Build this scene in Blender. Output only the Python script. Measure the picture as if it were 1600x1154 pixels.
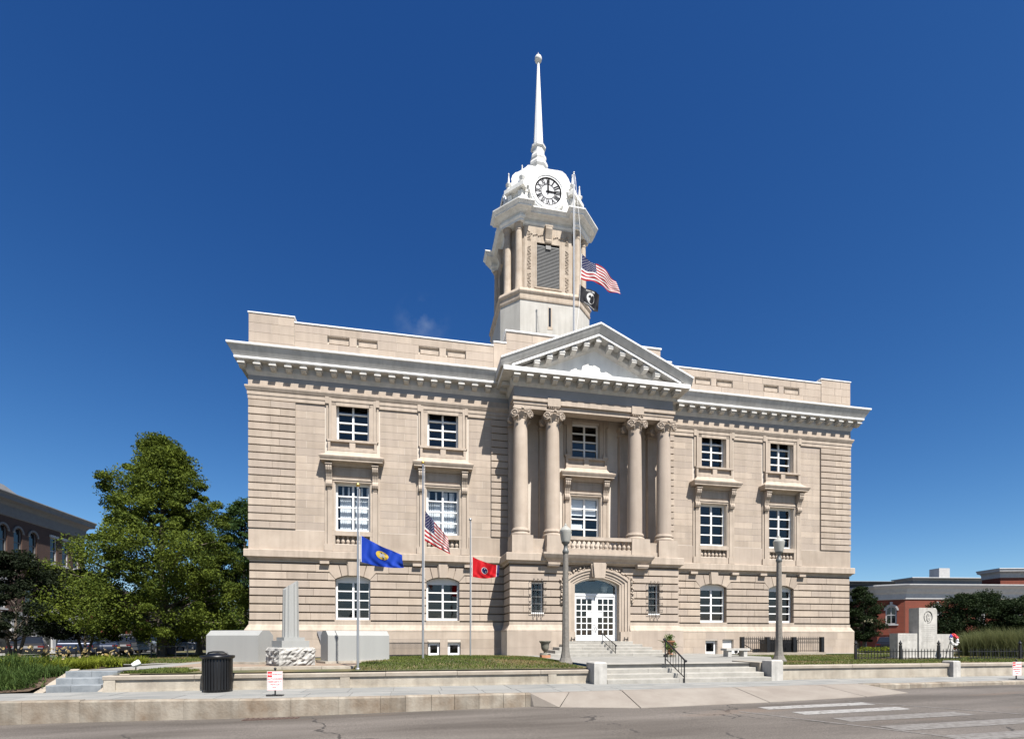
import bpy, bmesh, math, random
import numpy as np
from mathutils import Vector, Matrix
random.seed(7); np.random.seed(7)
PI = math.pi; R = math.radians
for o in list(bpy.data.objects): bpy.data.objects.remove(o)
scene = bpy.context.scene; COL = scene.collection
# ------------------------------------------------------------------ camera
cam_data = bpy.data.cameras.new('camera'); cam = bpy.data.objects.new('camera', cam_data); COL.objects.link(cam)
cam.location = (-8.756, -24.5, 0.85); cam.rotation_euler = (R(90), 0, R(-11.4))
cam_data.sensor_width = 36.0; cam_data.lens = 793.0 / 1600 * 36; cam_data.shift_y = (996.5 - 577) / 1600
cam_data.clip_start = 0.1; cam_data.clip_end = 6000
scene.camera = cam
scene.render.resolution_x = 1024; scene.render.resolution_y = 738
# ------------------------------------------------------------------ sky, sun, exposure
SUN_EL, SUN_AZ = R(55.521), R(18.8)
sun_dir = Vector((math.sin(SUN_AZ)*math.cos(SUN_EL), -math.cos(SUN_AZ)*math.cos(SUN_EL), math.sin(SUN_EL)))
world = bpy.data.worlds.new('World'); scene.world = world; world.use_nodes = True
wn = world.node_tree.nodes; wl = world.node_tree.links
for n in list(wn): wn.remove(n)
w_out = wn.new('ShaderNodeOutputWorld'); w_bg = wn.new('ShaderNodeBackground'); w_sky = wn.new('ShaderNodeTexSky')
w_sky.sky_type = 'NISHITA'; w_sky.sun_disc = False
w_sky.sun_elevation = SUN_EL; w_sky.sun_rotation = R(180) - SUN_AZ
w_sky.altitude = 0; w_sky.air_density = 0.7; w_sky.dust_density = 0.3; w_sky.ozone_density = 1.0
# polarised clear-day sky: one contrast curve per colour channel over the whole sky
w_sep = wn.new('ShaderNodeSeparateColor'); w_com = wn.new('ShaderNodeCombineColor'); wl.new(w_sky.outputs[0], w_sep.inputs[0])
for ch, (k, p, a) in enumerate(((0.0646, 1.68, 18.355), (0.1153, 1.26, 5.521), (0.1537, 0.91, 3.908))):
    m1 = wn.new('ShaderNodeMath'); m1.operation = 'MULTIPLY'; m1.inputs[1].default_value = k; m2 = wn.new('ShaderNodeMath'); m2.operation = 'POWER'; m2.inputs[1].default_value = p; m3 = wn.new('ShaderNodeMath'); m3.operation = 'MULTIPLY'; m3.inputs[1].default_value = a
    wl.new(w_sep.outputs[ch], m1.inputs[0]); wl.new(m1.outputs[0], m2.inputs[0]); wl.new(m2.outputs[0], m3.inputs[0]); wl.new(m3.outputs[0], w_com.inputs[ch])
# one small wisp of cloud low in the sky
w_tc = wn.new('ShaderNodeTexCoord'); w_dot = wn.new('ShaderNodeVectorMath'); w_dot.operation = 'DISTANCE'; w_dot.inputs[1].default_value = (0.0208, 0.8548, 0.5187); wl.new(w_tc.outputs['Generated'], w_dot.inputs[0])
w_mr = wn.new('ShaderNodeMapRange'); w_mr.inputs[1].default_value = 0.005; w_mr.inputs[2].default_value = 0.05; w_mr.inputs[3].default_value = 1; w_mr.inputs[4].default_value = 0; wl.new(w_dot.outputs['Value'], w_mr.inputs[0])
w_nz = wn.new('ShaderNodeTexNoise'); w_nz.inputs['Scale'].default_value = 28; w_nz.inputs['Detail'].default_value = 5; wl.new(w_tc.outputs['Generated'], w_nz.inputs['Vector'])
w_m2 = wn.new('ShaderNodeMapRange'); w_m2.inputs[1].default_value = 0.46; w_m2.inputs[2].default_value = 0.75; wl.new(w_nz.outputs[0], w_m2.inputs[0])
w_mul = wn.new('ShaderNodeMath'); w_mul.operation = 'MULTIPLY'; wl.new(w_mr.outputs[0], w_mul.inputs[0]); wl.new(w_m2.outputs[0], w_mul.inputs[1])
w_mul2 = wn.new('ShaderNodeMath'); w_mul2.operation = 'MULTIPLY'; w_mul2.inputs[1].default_value = 0.30; wl.new(w_mul.outputs[0], w_mul2.inputs[0])
w_mix = wn.new('ShaderNodeMix'); w_mix.data_type = 'RGBA'; w_mix.inputs[7].default_value = (1.9, 2.3, 3.0, 1); wl.new(w_mul2.outputs[0], w_mix.inputs[0]); wl.new(w_com.outputs[0], w_mix.inputs[6])
w_bg.inputs['Strength'].default_value = 0.10
wl.new(w_mix.outputs[2], w_bg.inputs['Color']); wl.new(w_bg.outputs[0], w_out.inputs['Surface'])
sun_data = bpy.data.lights.new('sun', 'SUN'); sun_data.energy = 5.0; sun_data.angle = R(0.53); sun_data.color = (1.0, 0.955, 0.89)
sun = bpy.data.objects.new('sun', sun_data); COL.objects.link(sun)
sun.rotation_euler = sun_dir.to_track_quat('Z', 'Y').to_euler(); sun.location = (20, -40, 60)
scene.view_settings.view_transform = 'Standard'; scene.view_settings.look = 'None'
scene.view_settings.gamma = 1.0; scene.view_settings.exposure = 1.10
scene.view_settings.use_curve_mapping = False

# ------------------------------------------------------------------ materials
MATS = {}
def mat(name, col, rough=0.8, var=0.12, scale=3.0, rnd=0.0, bump=0.0, bscale=40.0, metal=0.0, spec=0.5, col2=None, stretch=None, detail=6.0, lo=0.35, hi=0.65, streak=0.0, hue=None):
    """procedural principled material: two tones mixed by noise, optional per-object variation and fine relief"""
    if name in MATS: return MATS[name]
    m = bpy.data.materials.new(name); m.use_nodes = True; MATS[name] = m
    nt = m.node_tree; N = nt.nodes; L = nt.links
    bsdf = N['Principled BSDF']; bsdf.inputs['Roughness'].default_value = rough; bsdf.inputs['Metallic'].default_value = metal
    bsdf.inputs['Specular IOR Level'].default_value = spec
    tc = N.new('ShaderNodeTexCoord'); mp = N.new('ShaderNodeMapping'); L.new(tc.outputs['Object'], mp.inputs['Vector'])
    if stretch: mp.inputs['Scale'].default_value = stretch
    nz = N.new('ShaderNodeTexNoise'); nz.inputs['Scale'].default_value = scale; nz.inputs['Detail'].default_value = detail; nz.inputs['Roughness'].default_value = 0.62
    L.new(mp.outputs[0], nz.inputs['Vector'])
    if col2 is None: a = [c*(1-var) for c in col]; b = [min(1, c*(1+var)) for c in col]
    else: a, b = col, col2
    rp = N.new('ShaderNodeValToRGB'); rp.color_ramp.elements[0].position = lo; rp.color_ramp.elements[1].position = hi
    rp.color_ramp.elements[0].color = (*a, 1); rp.color_ramp.elements[1].color = (*b, 1)
    L.new(nz.outputs[0], rp.inputs[0]); cur = rp.outputs[0]
    if rnd > 0:
        oi = N.new('ShaderNodeObjectInfo'); mr = N.new('ShaderNodeMapRange'); mr.inputs[3].default_value = 1-rnd; mr.inputs[4].default_value = 1+rnd*0.7
        L.new(oi.outputs['Random'], mr.inputs[0]); mx = N.new('ShaderNodeMix'); mx.data_type = 'RGBA'; mx.blend_type = 'MULTIPLY'; mx.inputs[0].default_value = 1
        L.new(cur, mx.inputs[6]); L.new(mr.outputs[0], mx.inputs[7]); cur = mx.outputs[2]
    if hue:                       # some stones lean to another tone
        oi2 = N.new('ShaderNodeObjectInfo'); mh = N.new('ShaderNodeMath'); mh.operation = 'MULTIPLY'; mh.inputs[1].default_value = 7.31; fh = N.new('ShaderNodeMath'); fh.operation = 'FRACT'; ph = N.new('ShaderNodeMath'); ph.operation = 'POWER'; ph.inputs[1].default_value = 2.2
        L.new(oi2.outputs['Random'], mh.inputs[0]); L.new(mh.outputs[0], fh.inputs[0]); L.new(fh.outputs[0], ph.inputs[0])
        hx = N.new('ShaderNodeMix'); hx.data_type = 'RGBA'; hx.inputs[7].default_value = (*hue, 1); sc_ = N.new('ShaderNodeMath'); sc_.operation = 'MULTIPLY'; sc_.inputs[1].default_value = 0.7; L.new(ph.outputs[0], sc_.inputs[0]); L.new(sc_.outputs[0], hx.inputs[0]); L.new(cur, hx.inputs[6]); cur = hx.outputs[2]
    if streak > 0:                # faint rain runs and soot
        mp2 = N.new('ShaderNodeMapping'); mp2.inputs['Scale'].default_value = (5, 5, .35); L.new(tc.outputs['Object'], mp2.inputs[0]); n3 = N.new('ShaderNodeTexNoise'); n3.inputs['Scale'].default_value = 1.0; n3.inputs['Detail'].default_value = 4; L.new(mp2.outputs[0], n3.inputs['Vector'])
        m3 = N.new('ShaderNodeMapRange'); m3.inputs[1].default_value = .30; m3.inputs[2].default_value = .60; m3.inputs[3].default_value = 1-streak; m3.inputs[4].default_value = 1.03; L.new(n3.outputs[0], m3.inputs[0])
        sx_ = N.new('ShaderNodeMix'); sx_.data_type = 'RGBA'; sx_.blend_type = 'MULTIPLY'; sx_.inputs[0].default_value = 1; L.new(cur, sx_.inputs[6]); L.new(m3.outputs[0], sx_.inputs[7]); cur = sx_.outputs[2]
    L.new(cur, bsdf.inputs['Base Color'])
    if bump > 0:
        n2 = N.new('ShaderNodeTexNoise'); n2.inputs['Scale'].default_value = bscale; n2.inputs['Detail'].default_value = 5
        L.new(tc.outputs['Object'], n2.inputs['Vector']); bp = N.new('ShaderNodeBump'); bp.inputs['Strength'].default_value = bump; bp.inputs['Distance'].default_value = 0.02
        L.new(n2.outputs[0], bp.inputs['Height']); L.new(bp.outputs[0], bsdf.inputs['Normal'])
    return m
STONE = mat('limestone', (0.320, 0.263, 0.211), 0.85, col2=(0.383, 0.320, 0.260), scale=1.1, rnd=0.12, bump=0.15, bscale=30, streak=0.09, hue=(0.305, 0.255, 0.215), spec=0.2)
STONE_PLAIN = mat('limestone_trim', (0.334, 0.278, 0.225), 0.85, col2=(0.390, 0.327, 0.267), scale=1.6, bump=0.12, bscale=30, streak=0.16, spec=0.2)
MORTAR = mat('pale_mortar', (0.473, 0.419, 0.358), 0.9, var=0.05)
CORE = mat('wall_core', (0.215, 0.168, 0.129), 0.9, var=0.08)
WHITE = mat('white_paint', (0.6512, 0.6512, 0.6424), 0.45, col2=(0.7040, 0.7040, 0.6952), scale=2.0, spec=0.2)
WHITE_T = mat('white_painted_metal', (0.588, 0.579, 0.551), 0.5, col2=(0.672, 0.662, 0.622), scale=1.5, streak=0.12, spec=0.2)
FRIEZE = mat('shade_toned_frieze', (0.215, 0.21, 0.205), 0.85, col2=(0.26, 0.255, 0.25), scale=0.8)  # grey frieze stone, darkened so the shade under the cornice is in its colour
CORNICE = mat('painted_cornice', (0.432, 0.421, 0.396), 0.6, col2=(0.490, 0.479, 0.454), scale=1.0, streak=0.16, spec=0.2)
PALE = mat('pale_limestone', (0.353, 0.338, 0.306), 0.85, col2=(0.406, 0.391, 0.359), scale=0.9, bump=0.08, streak=0.14, spec=0.2)
TSTONE = mat('tower_stone', (0.337, 0.276, 0.215), 0.85, col2=(0.402, 0.341, 0.276), scale=2.2, bump=0.12, streak=0.2, spec=0.2)
SLAT = mat('louver_paint', (0.17, 0.17, 0.168), 0.7, var=0.06, spec=0.1)
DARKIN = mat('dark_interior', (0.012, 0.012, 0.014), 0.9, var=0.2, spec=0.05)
BLIND = mat('white_blind', (0.62, 0.64, 0.66), 0.7, var=0.06)
IRON = mat('black_iron', (0.0080, 0.0080, 0.0090), 0.45, var=0.3, scale=9)
BLACKP = mat('black_plastic', (0.0054, 0.0054, 0.0063), 0.35, var=0.2)
STEEL = mat('pole_aluminium', (0.3410, 0.3472, 0.3534), 0.35, var=0.05, metal=0.6)
GOLD = mat('gilt_ball', (0.60, 0.40, 0.12), 0.3, metal=0.9, var=0.1)
GRANITE = mat('grey_granite', (0.2296, 0.2312, 0.2200), 0.6, col2=(0.3056, 0.3064, 0.2936), scale=60, lo=0.3, hi=0.7, streak=0.03)
GRAN_D = mat('dark_granite', (0.093, 0.093, 0.097), 0.4, col2=(0.136, 0.136, 0.140), scale=50)
GRAN_R = mat('rough_granite', (0.186, 0.179, 0.168), 0.95, col2=(0.416, 0.402, 0.373), scale=7, bump=1.0, bscale=16)
MEMO = mat('weathered_granite', (0.3123, 0.3001, 0.2769), 0.8, col2=(0.4221, 0.4063, 0.3745), scale=3.5, bump=0.2, streak=0.2)
CONC = mat('old_concrete', (0.2374, 0.2042, 0.1619), 0.9, col2=(0.3496, 0.3137, 0.2576), scale=1.6, bump=0.35, bscale=22, rnd=0.08, lo=0.3, hi=0.62, streak=0.2)
KERB = mat('stained_kerb_stone', (0.1392, 0.1008, 0.0672), 0.9, col2=(0.2584, 0.2272, 0.1832), scale=1.7, bump=0.4, bscale=20, rnd=0.14, lo=0.28, hi=0.60, streak=0.25)
COPING = mat('coping_concrete', (0.252, 0.215, 0.172), 0.9, col2=(0.312, 0.275, 0.226), scale=2.2, bump=0.3, rnd=0.07)
STEPC = mat('step_granite', (0.240, 0.228, 0.203), 0.85, col2=(0.315, 0.300, 0.269), scale=3.0, bump=0.25, rnd=0.08)
STEPB = mat('bluestone_step', (0.140, 0.156, 0.169), 0.85, col2=(0.204, 0.220, 0.232), scale=4.0, bump=0.25, rnd=0.08)
SLAB = mat('bluestone_slab', (0.169, 0.173, 0.167), 0.85, col2=(0.235, 0.230, 0.214), scale=1.8, bump=0.2, rnd=0.09, stretch=(0.6, 1.6, 1))
PLAZA = mat('plaza_concrete', (0.187, 0.183, 0.169), 0.9, col2=(0.233, 0.226, 0.208), scale=1.2, bump=0.2)
PINK = mat('pink_aggregate', (0.194, 0.143, 0.103), 0.95, col2=(0.237, 0.180, 0.135), scale=5, bump=0.3)
APRON = mat('apron_concrete', (0.178, 0.153, 0.129), 0.9, col2=(0.222, 0.198, 0.169), scale=1.2, bump=0.3)
LAMPC = mat('lamp_concrete', (0.1198, 0.1079, 0.0937), 0.8, col2=(0.1726, 0.1585, 0.1391), scale=14, bump=0.2)
URN = mat('cast_urn', (0.093, 0.090, 0.068), 0.85, col2=(0.172, 0.161, 0.129), scale=9, bump=0.3)
TERRA = mat('terracotta', (0.33, 0.15, 0.08), 0.8, var=0.2)
SOIL = mat('soil', (0.075, 0.05, 0.032), 0.95, var=0.3, scale=8, bump=0.6)
BRICK_D = mat('dark_brick', (0.085, 0.045, 0.033), 0.9, col2=(0.125, 0.064, 0.046), scale=6)
BARK = mat('bark', (0.06, 0.048, 0.037), 0.95, col2=(0.11, 0.09, 0.07), scale=9, stretch=(1, 1, .25), bump=0.8)
RUBBER = mat('tyre_rubber', (0.014, 0.014, 0.014), 0.85, var=0.2)
REDPR = mat('red_print', (0.50, 0.025, 0.03), 0.6, var=0.05)
SIGNW = mat('sign_white', (0.70, 0.69, 0.68), 0.5, var=0.04)
INK = mat('engraved_ink', (0.17, 0.165, 0.15), 0.9, var=0.15)
DIAL = mat('clock_dial', (0.50, 0.50, 0.51), 0.9, var=0.03, spec=0.02)
DARKG = mat('clock_black', (0.012, 0.012, 0.014), 0.9, var=0.1, spec=0.02)
YELLOW = mat('seal_yellow', (0.72, 0.52, 0.10), 0.7, var=0.15, scale=20)

def glass(name, tint=(0.9, 0.93, 0.95), refl=1.0):
    m = bpy.data.materials.new(name); m.use_nodes = True; N = m.node_tree.nodes; L = m.node_tree.links
    N.remove(N['Principled BSDF']); out = N['Material Output']
    tr = N.new('ShaderNodeBsdfTransparent'); tr.inputs[0].default_value = (*tint, 1)
    gl = N.new('ShaderNodeBsdfGlossy'); gl.inputs['Roughness'].default_value = 0.03
    fr = N.new('ShaderNodeLayerWeight'); fr.inputs['Blend'].default_value = 0.5; pw = N.new('ShaderNodeMath'); pw.operation = 'POWER'; pw.inputs[1].default_value = 5.0; mul = N.new('ShaderNodeMath'); mul.operation = 'MULTIPLY_ADD'; mul.inputs[1].default_value = 0.92*refl; mul.inputs[2].default_value = 0.05*refl; mul.use_clamp = True
    nz = N.new('ShaderNodeTexNoise'); nz.inputs['Scale'].default_value = 1.3; tc = N.new('ShaderNodeTexCoord'); L.new(tc.outputs['Object'], nz.inputs['Vector'])
    bp = N.new('ShaderNodeBump'); bp.inputs['Strength'].default_value = 0.12; bp.inputs['Distance'].default_value = 0.05; L.new(nz.outputs[0], bp.inputs['Height'])
    L.new(bp.outputs[0], gl.inputs['Normal']); L.new(bp.outputs[0], fr.inputs['Normal'])
    mx = N.new('ShaderNodeMixShader'); L.new(fr.outputs['Facing'], pw.inputs[0]); L.new(pw.outputs[0], mul.inputs[0]); L.new(mul.outputs[0], mx.inputs[0]); L.new(tr.outputs[0], mx.inputs[1]); L.new(gl.outputs[0], mx.inputs[2]); L.new(mx.outputs[0], out.inputs['Surface'])
    return m
GLASS = glass('window_glass', refl=1.4)
CARGLASS = mat('car_glass', (0.012, 0.014, 0.016), 0.06, var=0.1, spec=0.7)
def frosted():
    m = bpy.data.materials.new('frosted_glass'); m.use_nodes = True; N = m.node_tree.nodes; L = m.node_tree.links
    b = N['Principled BSDF']; b.inputs['Base Color'].default_value = (0.50, 0.50, 0.46, 1); b.inputs['Roughness'].default_value = 0.35
    tl = N.new('ShaderNodeBsdfTranslucent'); tl.inputs[0].default_value = (0.55, 0.54, 0.50, 1)
    mx = N.new('ShaderNodeMixShader'); mx.inputs[0].default_value = 0.45; L.new(b.outputs[0], mx.inputs[1]); L.new(tl.outputs[0], mx.inputs[2]); L.new(mx.outputs[0], N['Material Output'].inputs['Surface'])
    return m
FROST = frosted()
def leafmat(name, c1, c2, scale=1.2, trans=0.35, rough=0.7, spec=0.12):
    m = bpy.data.materials.new(name); m.use_nodes = True; N = m.node_tree.nodes; L = m.node_tree.links
    b = N['Principled BSDF']; b.inputs['Roughness'].default_value = rough; b.inputs['Specular IOR Level'].default_value = spec
    geo = N.new('ShaderNodeNewGeometry'); tc = N.new('ShaderNodeTexCoord'); nz = N.new('ShaderNodeTexNoise'); nz.inputs['Scale'].default_value = scale; nz.inputs['Detail'].default_value = 2
    L.new(tc.outputs['Object'], nz.inputs['Vector'])
    ad = N.new('ShaderNodeMath'); ad.operation = 'MULTIPLY_ADD'; ad.inputs[1].default_value = 0.5; L.new(geo.outputs['Random Per Island'], ad.inputs[0])
    sb = N.new('ShaderNodeMath'); sb.operation = 'SUBTRACT'; sb.inputs[1].default_value = 0.25; L.new(nz.outputs[0], sb.inputs[0]); L.new(sb.outputs[0], ad.inputs[2])
    mx = N.new('ShaderNodeMix'); mx.data_type = 'RGBA'; mx.inputs[6].default_value = (*c1, 1); mx.inputs[7].default_value = (*c2, 1); mx.clamp_factor = True
    L.new(ad.outputs[0], mx.inputs[0]); L.new(mx.outputs[2], b.inputs['Base Color'])
    tl = N.new('ShaderNodeBsdfTranslucent'); L.new(mx.outputs[2], tl.inputs[0]); ms = N.new('ShaderNodeMixShader'); ms.inputs[0].default_value = trans
    L.new(b.outputs[0], ms.inputs[1]); L.new(tl.outputs[0], ms.inputs[2]); L.new(ms.outputs[0], N['Material Output'].inputs['Surface'])
    return m
def brickmat(name, c1, c2, mortar, sx=1.0):
    m = bpy.data.materials.new(name); m.use_nodes = True; N = m.node_tree.nodes; L = m.node_tree.links
    b = N['Principled BSDF']; b.inputs['Roughness'].default_value = 0.9
    tc = N.new('ShaderNodeTexCoord'); sp = N.new('ShaderNodeSeparateXYZ'); L.new(tc.outputs['Object'], sp.inputs[0])
    ad = N.new('ShaderNodeMath'); ad.operation = 'ADD'; L.new(sp.outputs[0], ad.inputs[0]); L.new(sp.outputs[1], ad.inputs[1])
    cb = N.new('ShaderNodeCombineXYZ'); L.new(ad.outputs[0], cb.inputs[0]); L.new(sp.outputs[2], cb.inputs[1])
    br = N.new('ShaderNodeTexBrick'); br.inputs['Scale'].default_value = 4.5; br.inputs['Color1'].default_value = (*c1, 1); br.inputs['Color2'].default_value = (*c2, 1); br.inputs['Mortar'].default_value = (*mortar, 1)
    br.inputs['Mortar Size'].default_value = 0.02; L.new(cb.outputs[0], br.inputs['Vector'])
    nz = N.new('ShaderNodeTexNoise'); nz.inputs['Scale'].default_value = 1.5; L.new(tc.outputs['Object'], nz.inputs['Vector'])
    mr = N.new('ShaderNodeMapRange'); mr.inputs[3].default_value = 0.75; mr.inputs[4].default_value = 1.25; L.new(nz.outputs[0], mr.inputs[0])
    mx = N.new('ShaderNodeMix'); mx.data_type = 'RGBA'; mx.blend_type = 'MULTIPLY'; mx.inputs[0].default_value = 1; L.new(br.outputs[0], mx.inputs[6]); L.new(mr.outputs[0], mx.inputs[7])
    L.new(mx.outputs[2], b.inputs['Base Color'])
    return m
BRICK_R = brickmat('red_brick', (0.155, 0.030, 0.013), (0.125, 0.024, 0.011), (0.11, 0.042, 0.027))
BRICK_L = brickmat('brown_brick', (0.062, 0.030, 0.020), (0.048, 0.024, 0.017), (0.06, 0.042, 0.033))

# ------------------------------------------------------------------ mesh helpers
class MB:
    def __init__(s): s.v = []; s.f = []
    def add(s, vs, fs):
        n = len(s.v); s.v += [tuple(p) for p in vs]; s.f += [tuple(i+n for i in f) for f in fs]; return s
    def box(s, x0, x1, y0, y1, z0, z1):
        return s.add([(x0,y0,z0),(x1,y0,z0),(x1,y1,z0),(x0,y1,z0),(x0,y0,z1),(x1,y0,z1),(x1,y1,z1),(x0,y1,z1)],
                     [(0,3,2,1),(4,5,6,7),(0,1,5,4),(1,2,6,5),(2,3,7,6),(3,0,4,7)])
    def chamfer_box(s, x0, x1, y0, y1, z0, z1, c=0.01):
        """box with its front (-Y) edges chamfered"""
        v = [(x0,y1,z0),(x1,y1,z0),(x1,y1,z1),(x0,y1,z1),(x0,y0+c,z0),(x1,y0+c,z0),(x1,y0+c,z1),(x0,y0+c,z1),
             (x0+c,y0,z0+c),(x1-c,y0,z0+c),(x1-c,y0,z1-c),(x0+c,y0,z1-c)]
        return s.add(v, [(8,9,10,11),(4,5,9,8),(5,6,10,9),(6,7,11,10),(7,4,8,11),(0,1,5,4),(1,2,6,5),(2,3,7,6),(3,0,4,7)])
    def prism(s, poly, a0, a1, axis='y'):
        """polygon of (p,q) extruded along an axis: y -> (x,z), x -> (y,z), z -> (x,y)"""
        n = len(poly)
        def P(p, a): return (p[0], a, p[1]) if axis == 'y' else ((a, p[0], p[1]) if axis == 'x' else (p[0], p[1], a))
        vs = [P(p, a0) for p in poly] + [P(p, a1) for p in poly]
        fs = [tuple(range(n-1, -1, -1)), tuple(range(n, 2*n))] + [(i, (i+1) % n, n+(i+1) % n, n+i) for i in range(n)]
        return s.add(vs, fs)
    def lathe(s, prof, cx=0, cy=0, seg=24, cap=True, rot=0.0):
        n = len(prof); vs = []
        for i in range(seg):
            a = 2*PI*i/seg + rot
            for r, z in prof: vs.append((cx + r*math.cos(a), cy + r*math.sin(a), z))
        fs = []
        for i in range(seg):
            j = (i+1) % seg
            for k in range(n-1): fs.append((i*n+k, j*n+k, j*n+k+1, i*n+k+1))
        if cap:
            fs.append(tuple(i*n for i in range(seg))[::-1]); fs.append(tuple(i*n+n-1 for i in range(seg)))
        return s.add(vs, fs)
    def tube(s, pts, rads, seg=8, cap=True):
        pts = [Vector(p) for p in pts]
        if not hasattr(rads, '__len__'): rads = [rads]*len(pts)
        vs = []; fs = []
        for i, p in enumerate(pts):
            d = (pts[min(i+1, len(pts)-1)] - pts[max(i-1, 0)]).normalized()
            up = Vector((0, 0, 1)) if abs(d.z) < 0.95 else Vector((1, 0, 0))
            a = d.cross(up).normalized(); b = d.cross(a).normalized()
            for k in range(seg):
                t = 2*PI*k/seg; vs.append(p + (a*math.cos(t) + b*math.sin(t))*rads[i])
        for i in range(len(pts)-1):
            for k in range(seg):
                l = (k+1) % seg; fs.append((i*seg+k, i*seg+l, (i+1)*seg+l, (i+1)*seg+k))
        if cap: fs.append(tuple(range(seg))[::-1]); fs.append(tuple((len(pts)-1)*seg+k for k in range(seg)))
        return s.add(vs, fs)
    def sphere(s, c, r, seg=14, rings=8, sz=1.0):
        prof = [(r*math.sin(PI*i/rings), c[2] - sz*r*math.cos(PI*i/rings)) for i in range(rings+1)]
        prof[0] = (0.0005, prof[0][1]); prof[-1] = (0.0005, prof[-1][1])
        return s.lathe(prof, c[0], c[1], seg, True)
    def loft(s, rings, cap=True):
        n = len(rings[0]); vs = [p for r in rings for p in r]; fs = []
        for i in range(len(rings)-1):
            for k in range(n): l = (k+1) % n; fs.append((i*n+k, i*n+l, (i+1)*n+l, (i+1)*n+k))
        if cap: fs.append(tuple(range(n))[::-1]); fs.append(tuple((len(rings)-1)*n+k for k in range(n)))
        return s.add(vs, fs)
    def mould(s, path, prof, closed=False, cap=True):
        """sweep a (projection, height) profile along a plan path; outward is to the right of travel"""
        n = len(path); m = len(prof); ns = []; cnt = n if closed else n-1
        for i in range(cnt):
            a, b = path[i], path[(i+1) % n]; d = Vector((b[0]-a[0], b[1]-a[1])).normalized(); ns.append(Vector((d.y, -d.x)))
        vs = []
        for i in range(n):
            if closed: n1, n2 = ns[i-1], ns[i]
            else: n1 = ns[max(i-1, 0)]; n2 = ns[min(i, cnt-1)]
            mv = (n1+n2) / (1 + n1.dot(n2))
            for o, z in prof: vs.append((path[i][0]+mv.x*o, path[i][1]+mv.y*o, z))
        fs = []
        for i in range(cnt):
            j = (i+1) % n
            for k in range(m-1): fs.append((i*m+k, j*m+k, j*m+k+1, i*m+k+1))
        if cap and not closed: fs.append(tuple(range(m))[::-1]); fs.append(tuple((n-1)*m+k for k in range(m)))
        return s.add(vs, fs)
    def xf(s, M): s.v = [tuple(M @ Vector(p)) for p in s.v]; return s
    def build(s, name, material, parent=None, smooth=None, fix=True):
        me = bpy.data.meshes.new(name); me.from_pydata(s.v, [], s.f)
        if fix:
            bm = bmesh.new(); bm.from_mesh(me); bmesh.ops.recalc_face_normals(bm, faces=bm.faces); bm.to_mesh(me); bm.free()
        if smooth:
            me.polygons.foreach_set('use_smooth', [True]*len(me.polygons)); me.set_sharp_from_angle(angle=R(smooth))
        if material: me.materials.append(material)
        me.update(); o = bpy.data.objects.new(name, me); COL.objects.link(o)
        if parent: o.parent = parent
        return o
def quads_mesh(name, V, material, parent=None, smooth=False):
    """V: (n, k, 3) array of k-gons"""
    V = np.asarray(V, dtype=np.float32); n, k = V.shape[0], V.shape[1]
    me = bpy.data.meshes.new(name); me.vertices.add(n*k); me.vertices.foreach_set('co', V.reshape(-1))
    me.loops.add(n*k); me.loops.foreach_set('vertex_index', np.arange(n*k, dtype=np.int32))
    me.polygons.add(n); me.polygons.foreach_set('loop_start', np.arange(0, n*k, k, dtype=np.int32)); me.polygons.foreach_set('loop_total', np.full(n, k, dtype=np.int32))
    me.update(calc_edges=True); me.materials.append(material); o = bpy.data.objects.new(name, me); COL.objects.link(o)
    if parent: o.parent = parent
    return o
def tag(o, label, cat, group=None):
    o['label'] = label; o['category'] = cat
    if group: o['group'] = group
    return o
def struct(o, kind='structure', label=None):
    o['kind'] = kind
    if label: o['label'] = label
    return o
def thing(name, label, cat, loc=(0, 0, 0), rz=0.0, group=None):
    o = bpy.data.objects.new(name, None); COL.objects.link(o); o.empty_display_size = 0.2; o.location = loc; o.rotation_euler = (0, 0, rz)
    return tag(o, label, cat, group)
def dup(root, loc, rz, label, group=None):
    def cp(o, par):
        c = o.copy(); COL.objects.link(c); c.parent = par
        for ch in [x for x in bpy.data.objects if x.parent == o]: cp(ch, c)
        return c
    r = cp(root, None); r.location = loc; r.rotation_euler = (0, 0, rz); r['label'] = label
    if group: r['group'] = group
    return r
def text_mesh(txt, size, align='CENTER', extrude=0.0, offset=0.0):
    cu = bpy.data.curves.new('t', 'FONT'); cu.body = txt; cu.size = size; cu.align_x = align; cu.align_y = 'CENTER'; cu.extrude = extrude; cu.offset = offset; cu.resolution_u = 3
    ob = bpy.data.objects.new('t', cu); COL.objects.link(ob); bpy.context.view_layer.update()
    me = ob.to_mesh(); vs = [tuple(v.co) for v in me.vertices]; fs = [tuple(p.vertices) for p in me.polygons]
    ob.to_mesh_clear(); bpy.data.objects.remove(ob); bpy.data.curves.remove(cu)
    return vs, fs
def panel(mb, x0, x1, z0, z1, y, openings, depth):
    """wall sheet on plane y with rectangular openings (x0,x1,z0,z1) and their reveals going back to depth"""
    xs = sorted({x0, x1, *[max(x0, min(x1, o[i])) for o in openings for i in (0, 1)]}); zs = sorted({z0, z1, *[max(z0, min(z1, o[i])) for o in openings for i in (2, 3)]})
    for i in range(len(xs)-1):
        for k in range(len(zs)-1):
            cx, cz = (xs[i]+xs[i+1])/2, (zs[k]+zs[k+1])/2
            if any(o[0] < cx < o[1] and o[2] < cz < o[3] for o in openings): continue
            mb.add([(xs[i],y,zs[k]),(xs[i+1],y,zs[k]),(xs[i+1],y,zs[k+1]),(xs[i],y,zs[k+1])], [(0,1,2,3)])
    for a, b, c, d in openings:
        mb.add([(a,y,c),(b,y,c),(b,y,d),(a,y,d),(a,depth,c),(b,depth,c),(b,depth,d),(a,depth,d)], [(0,1,5,4),(1,2,6,5),(2,3,7,6),(3,0,4,7)])
    return mb
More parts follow.
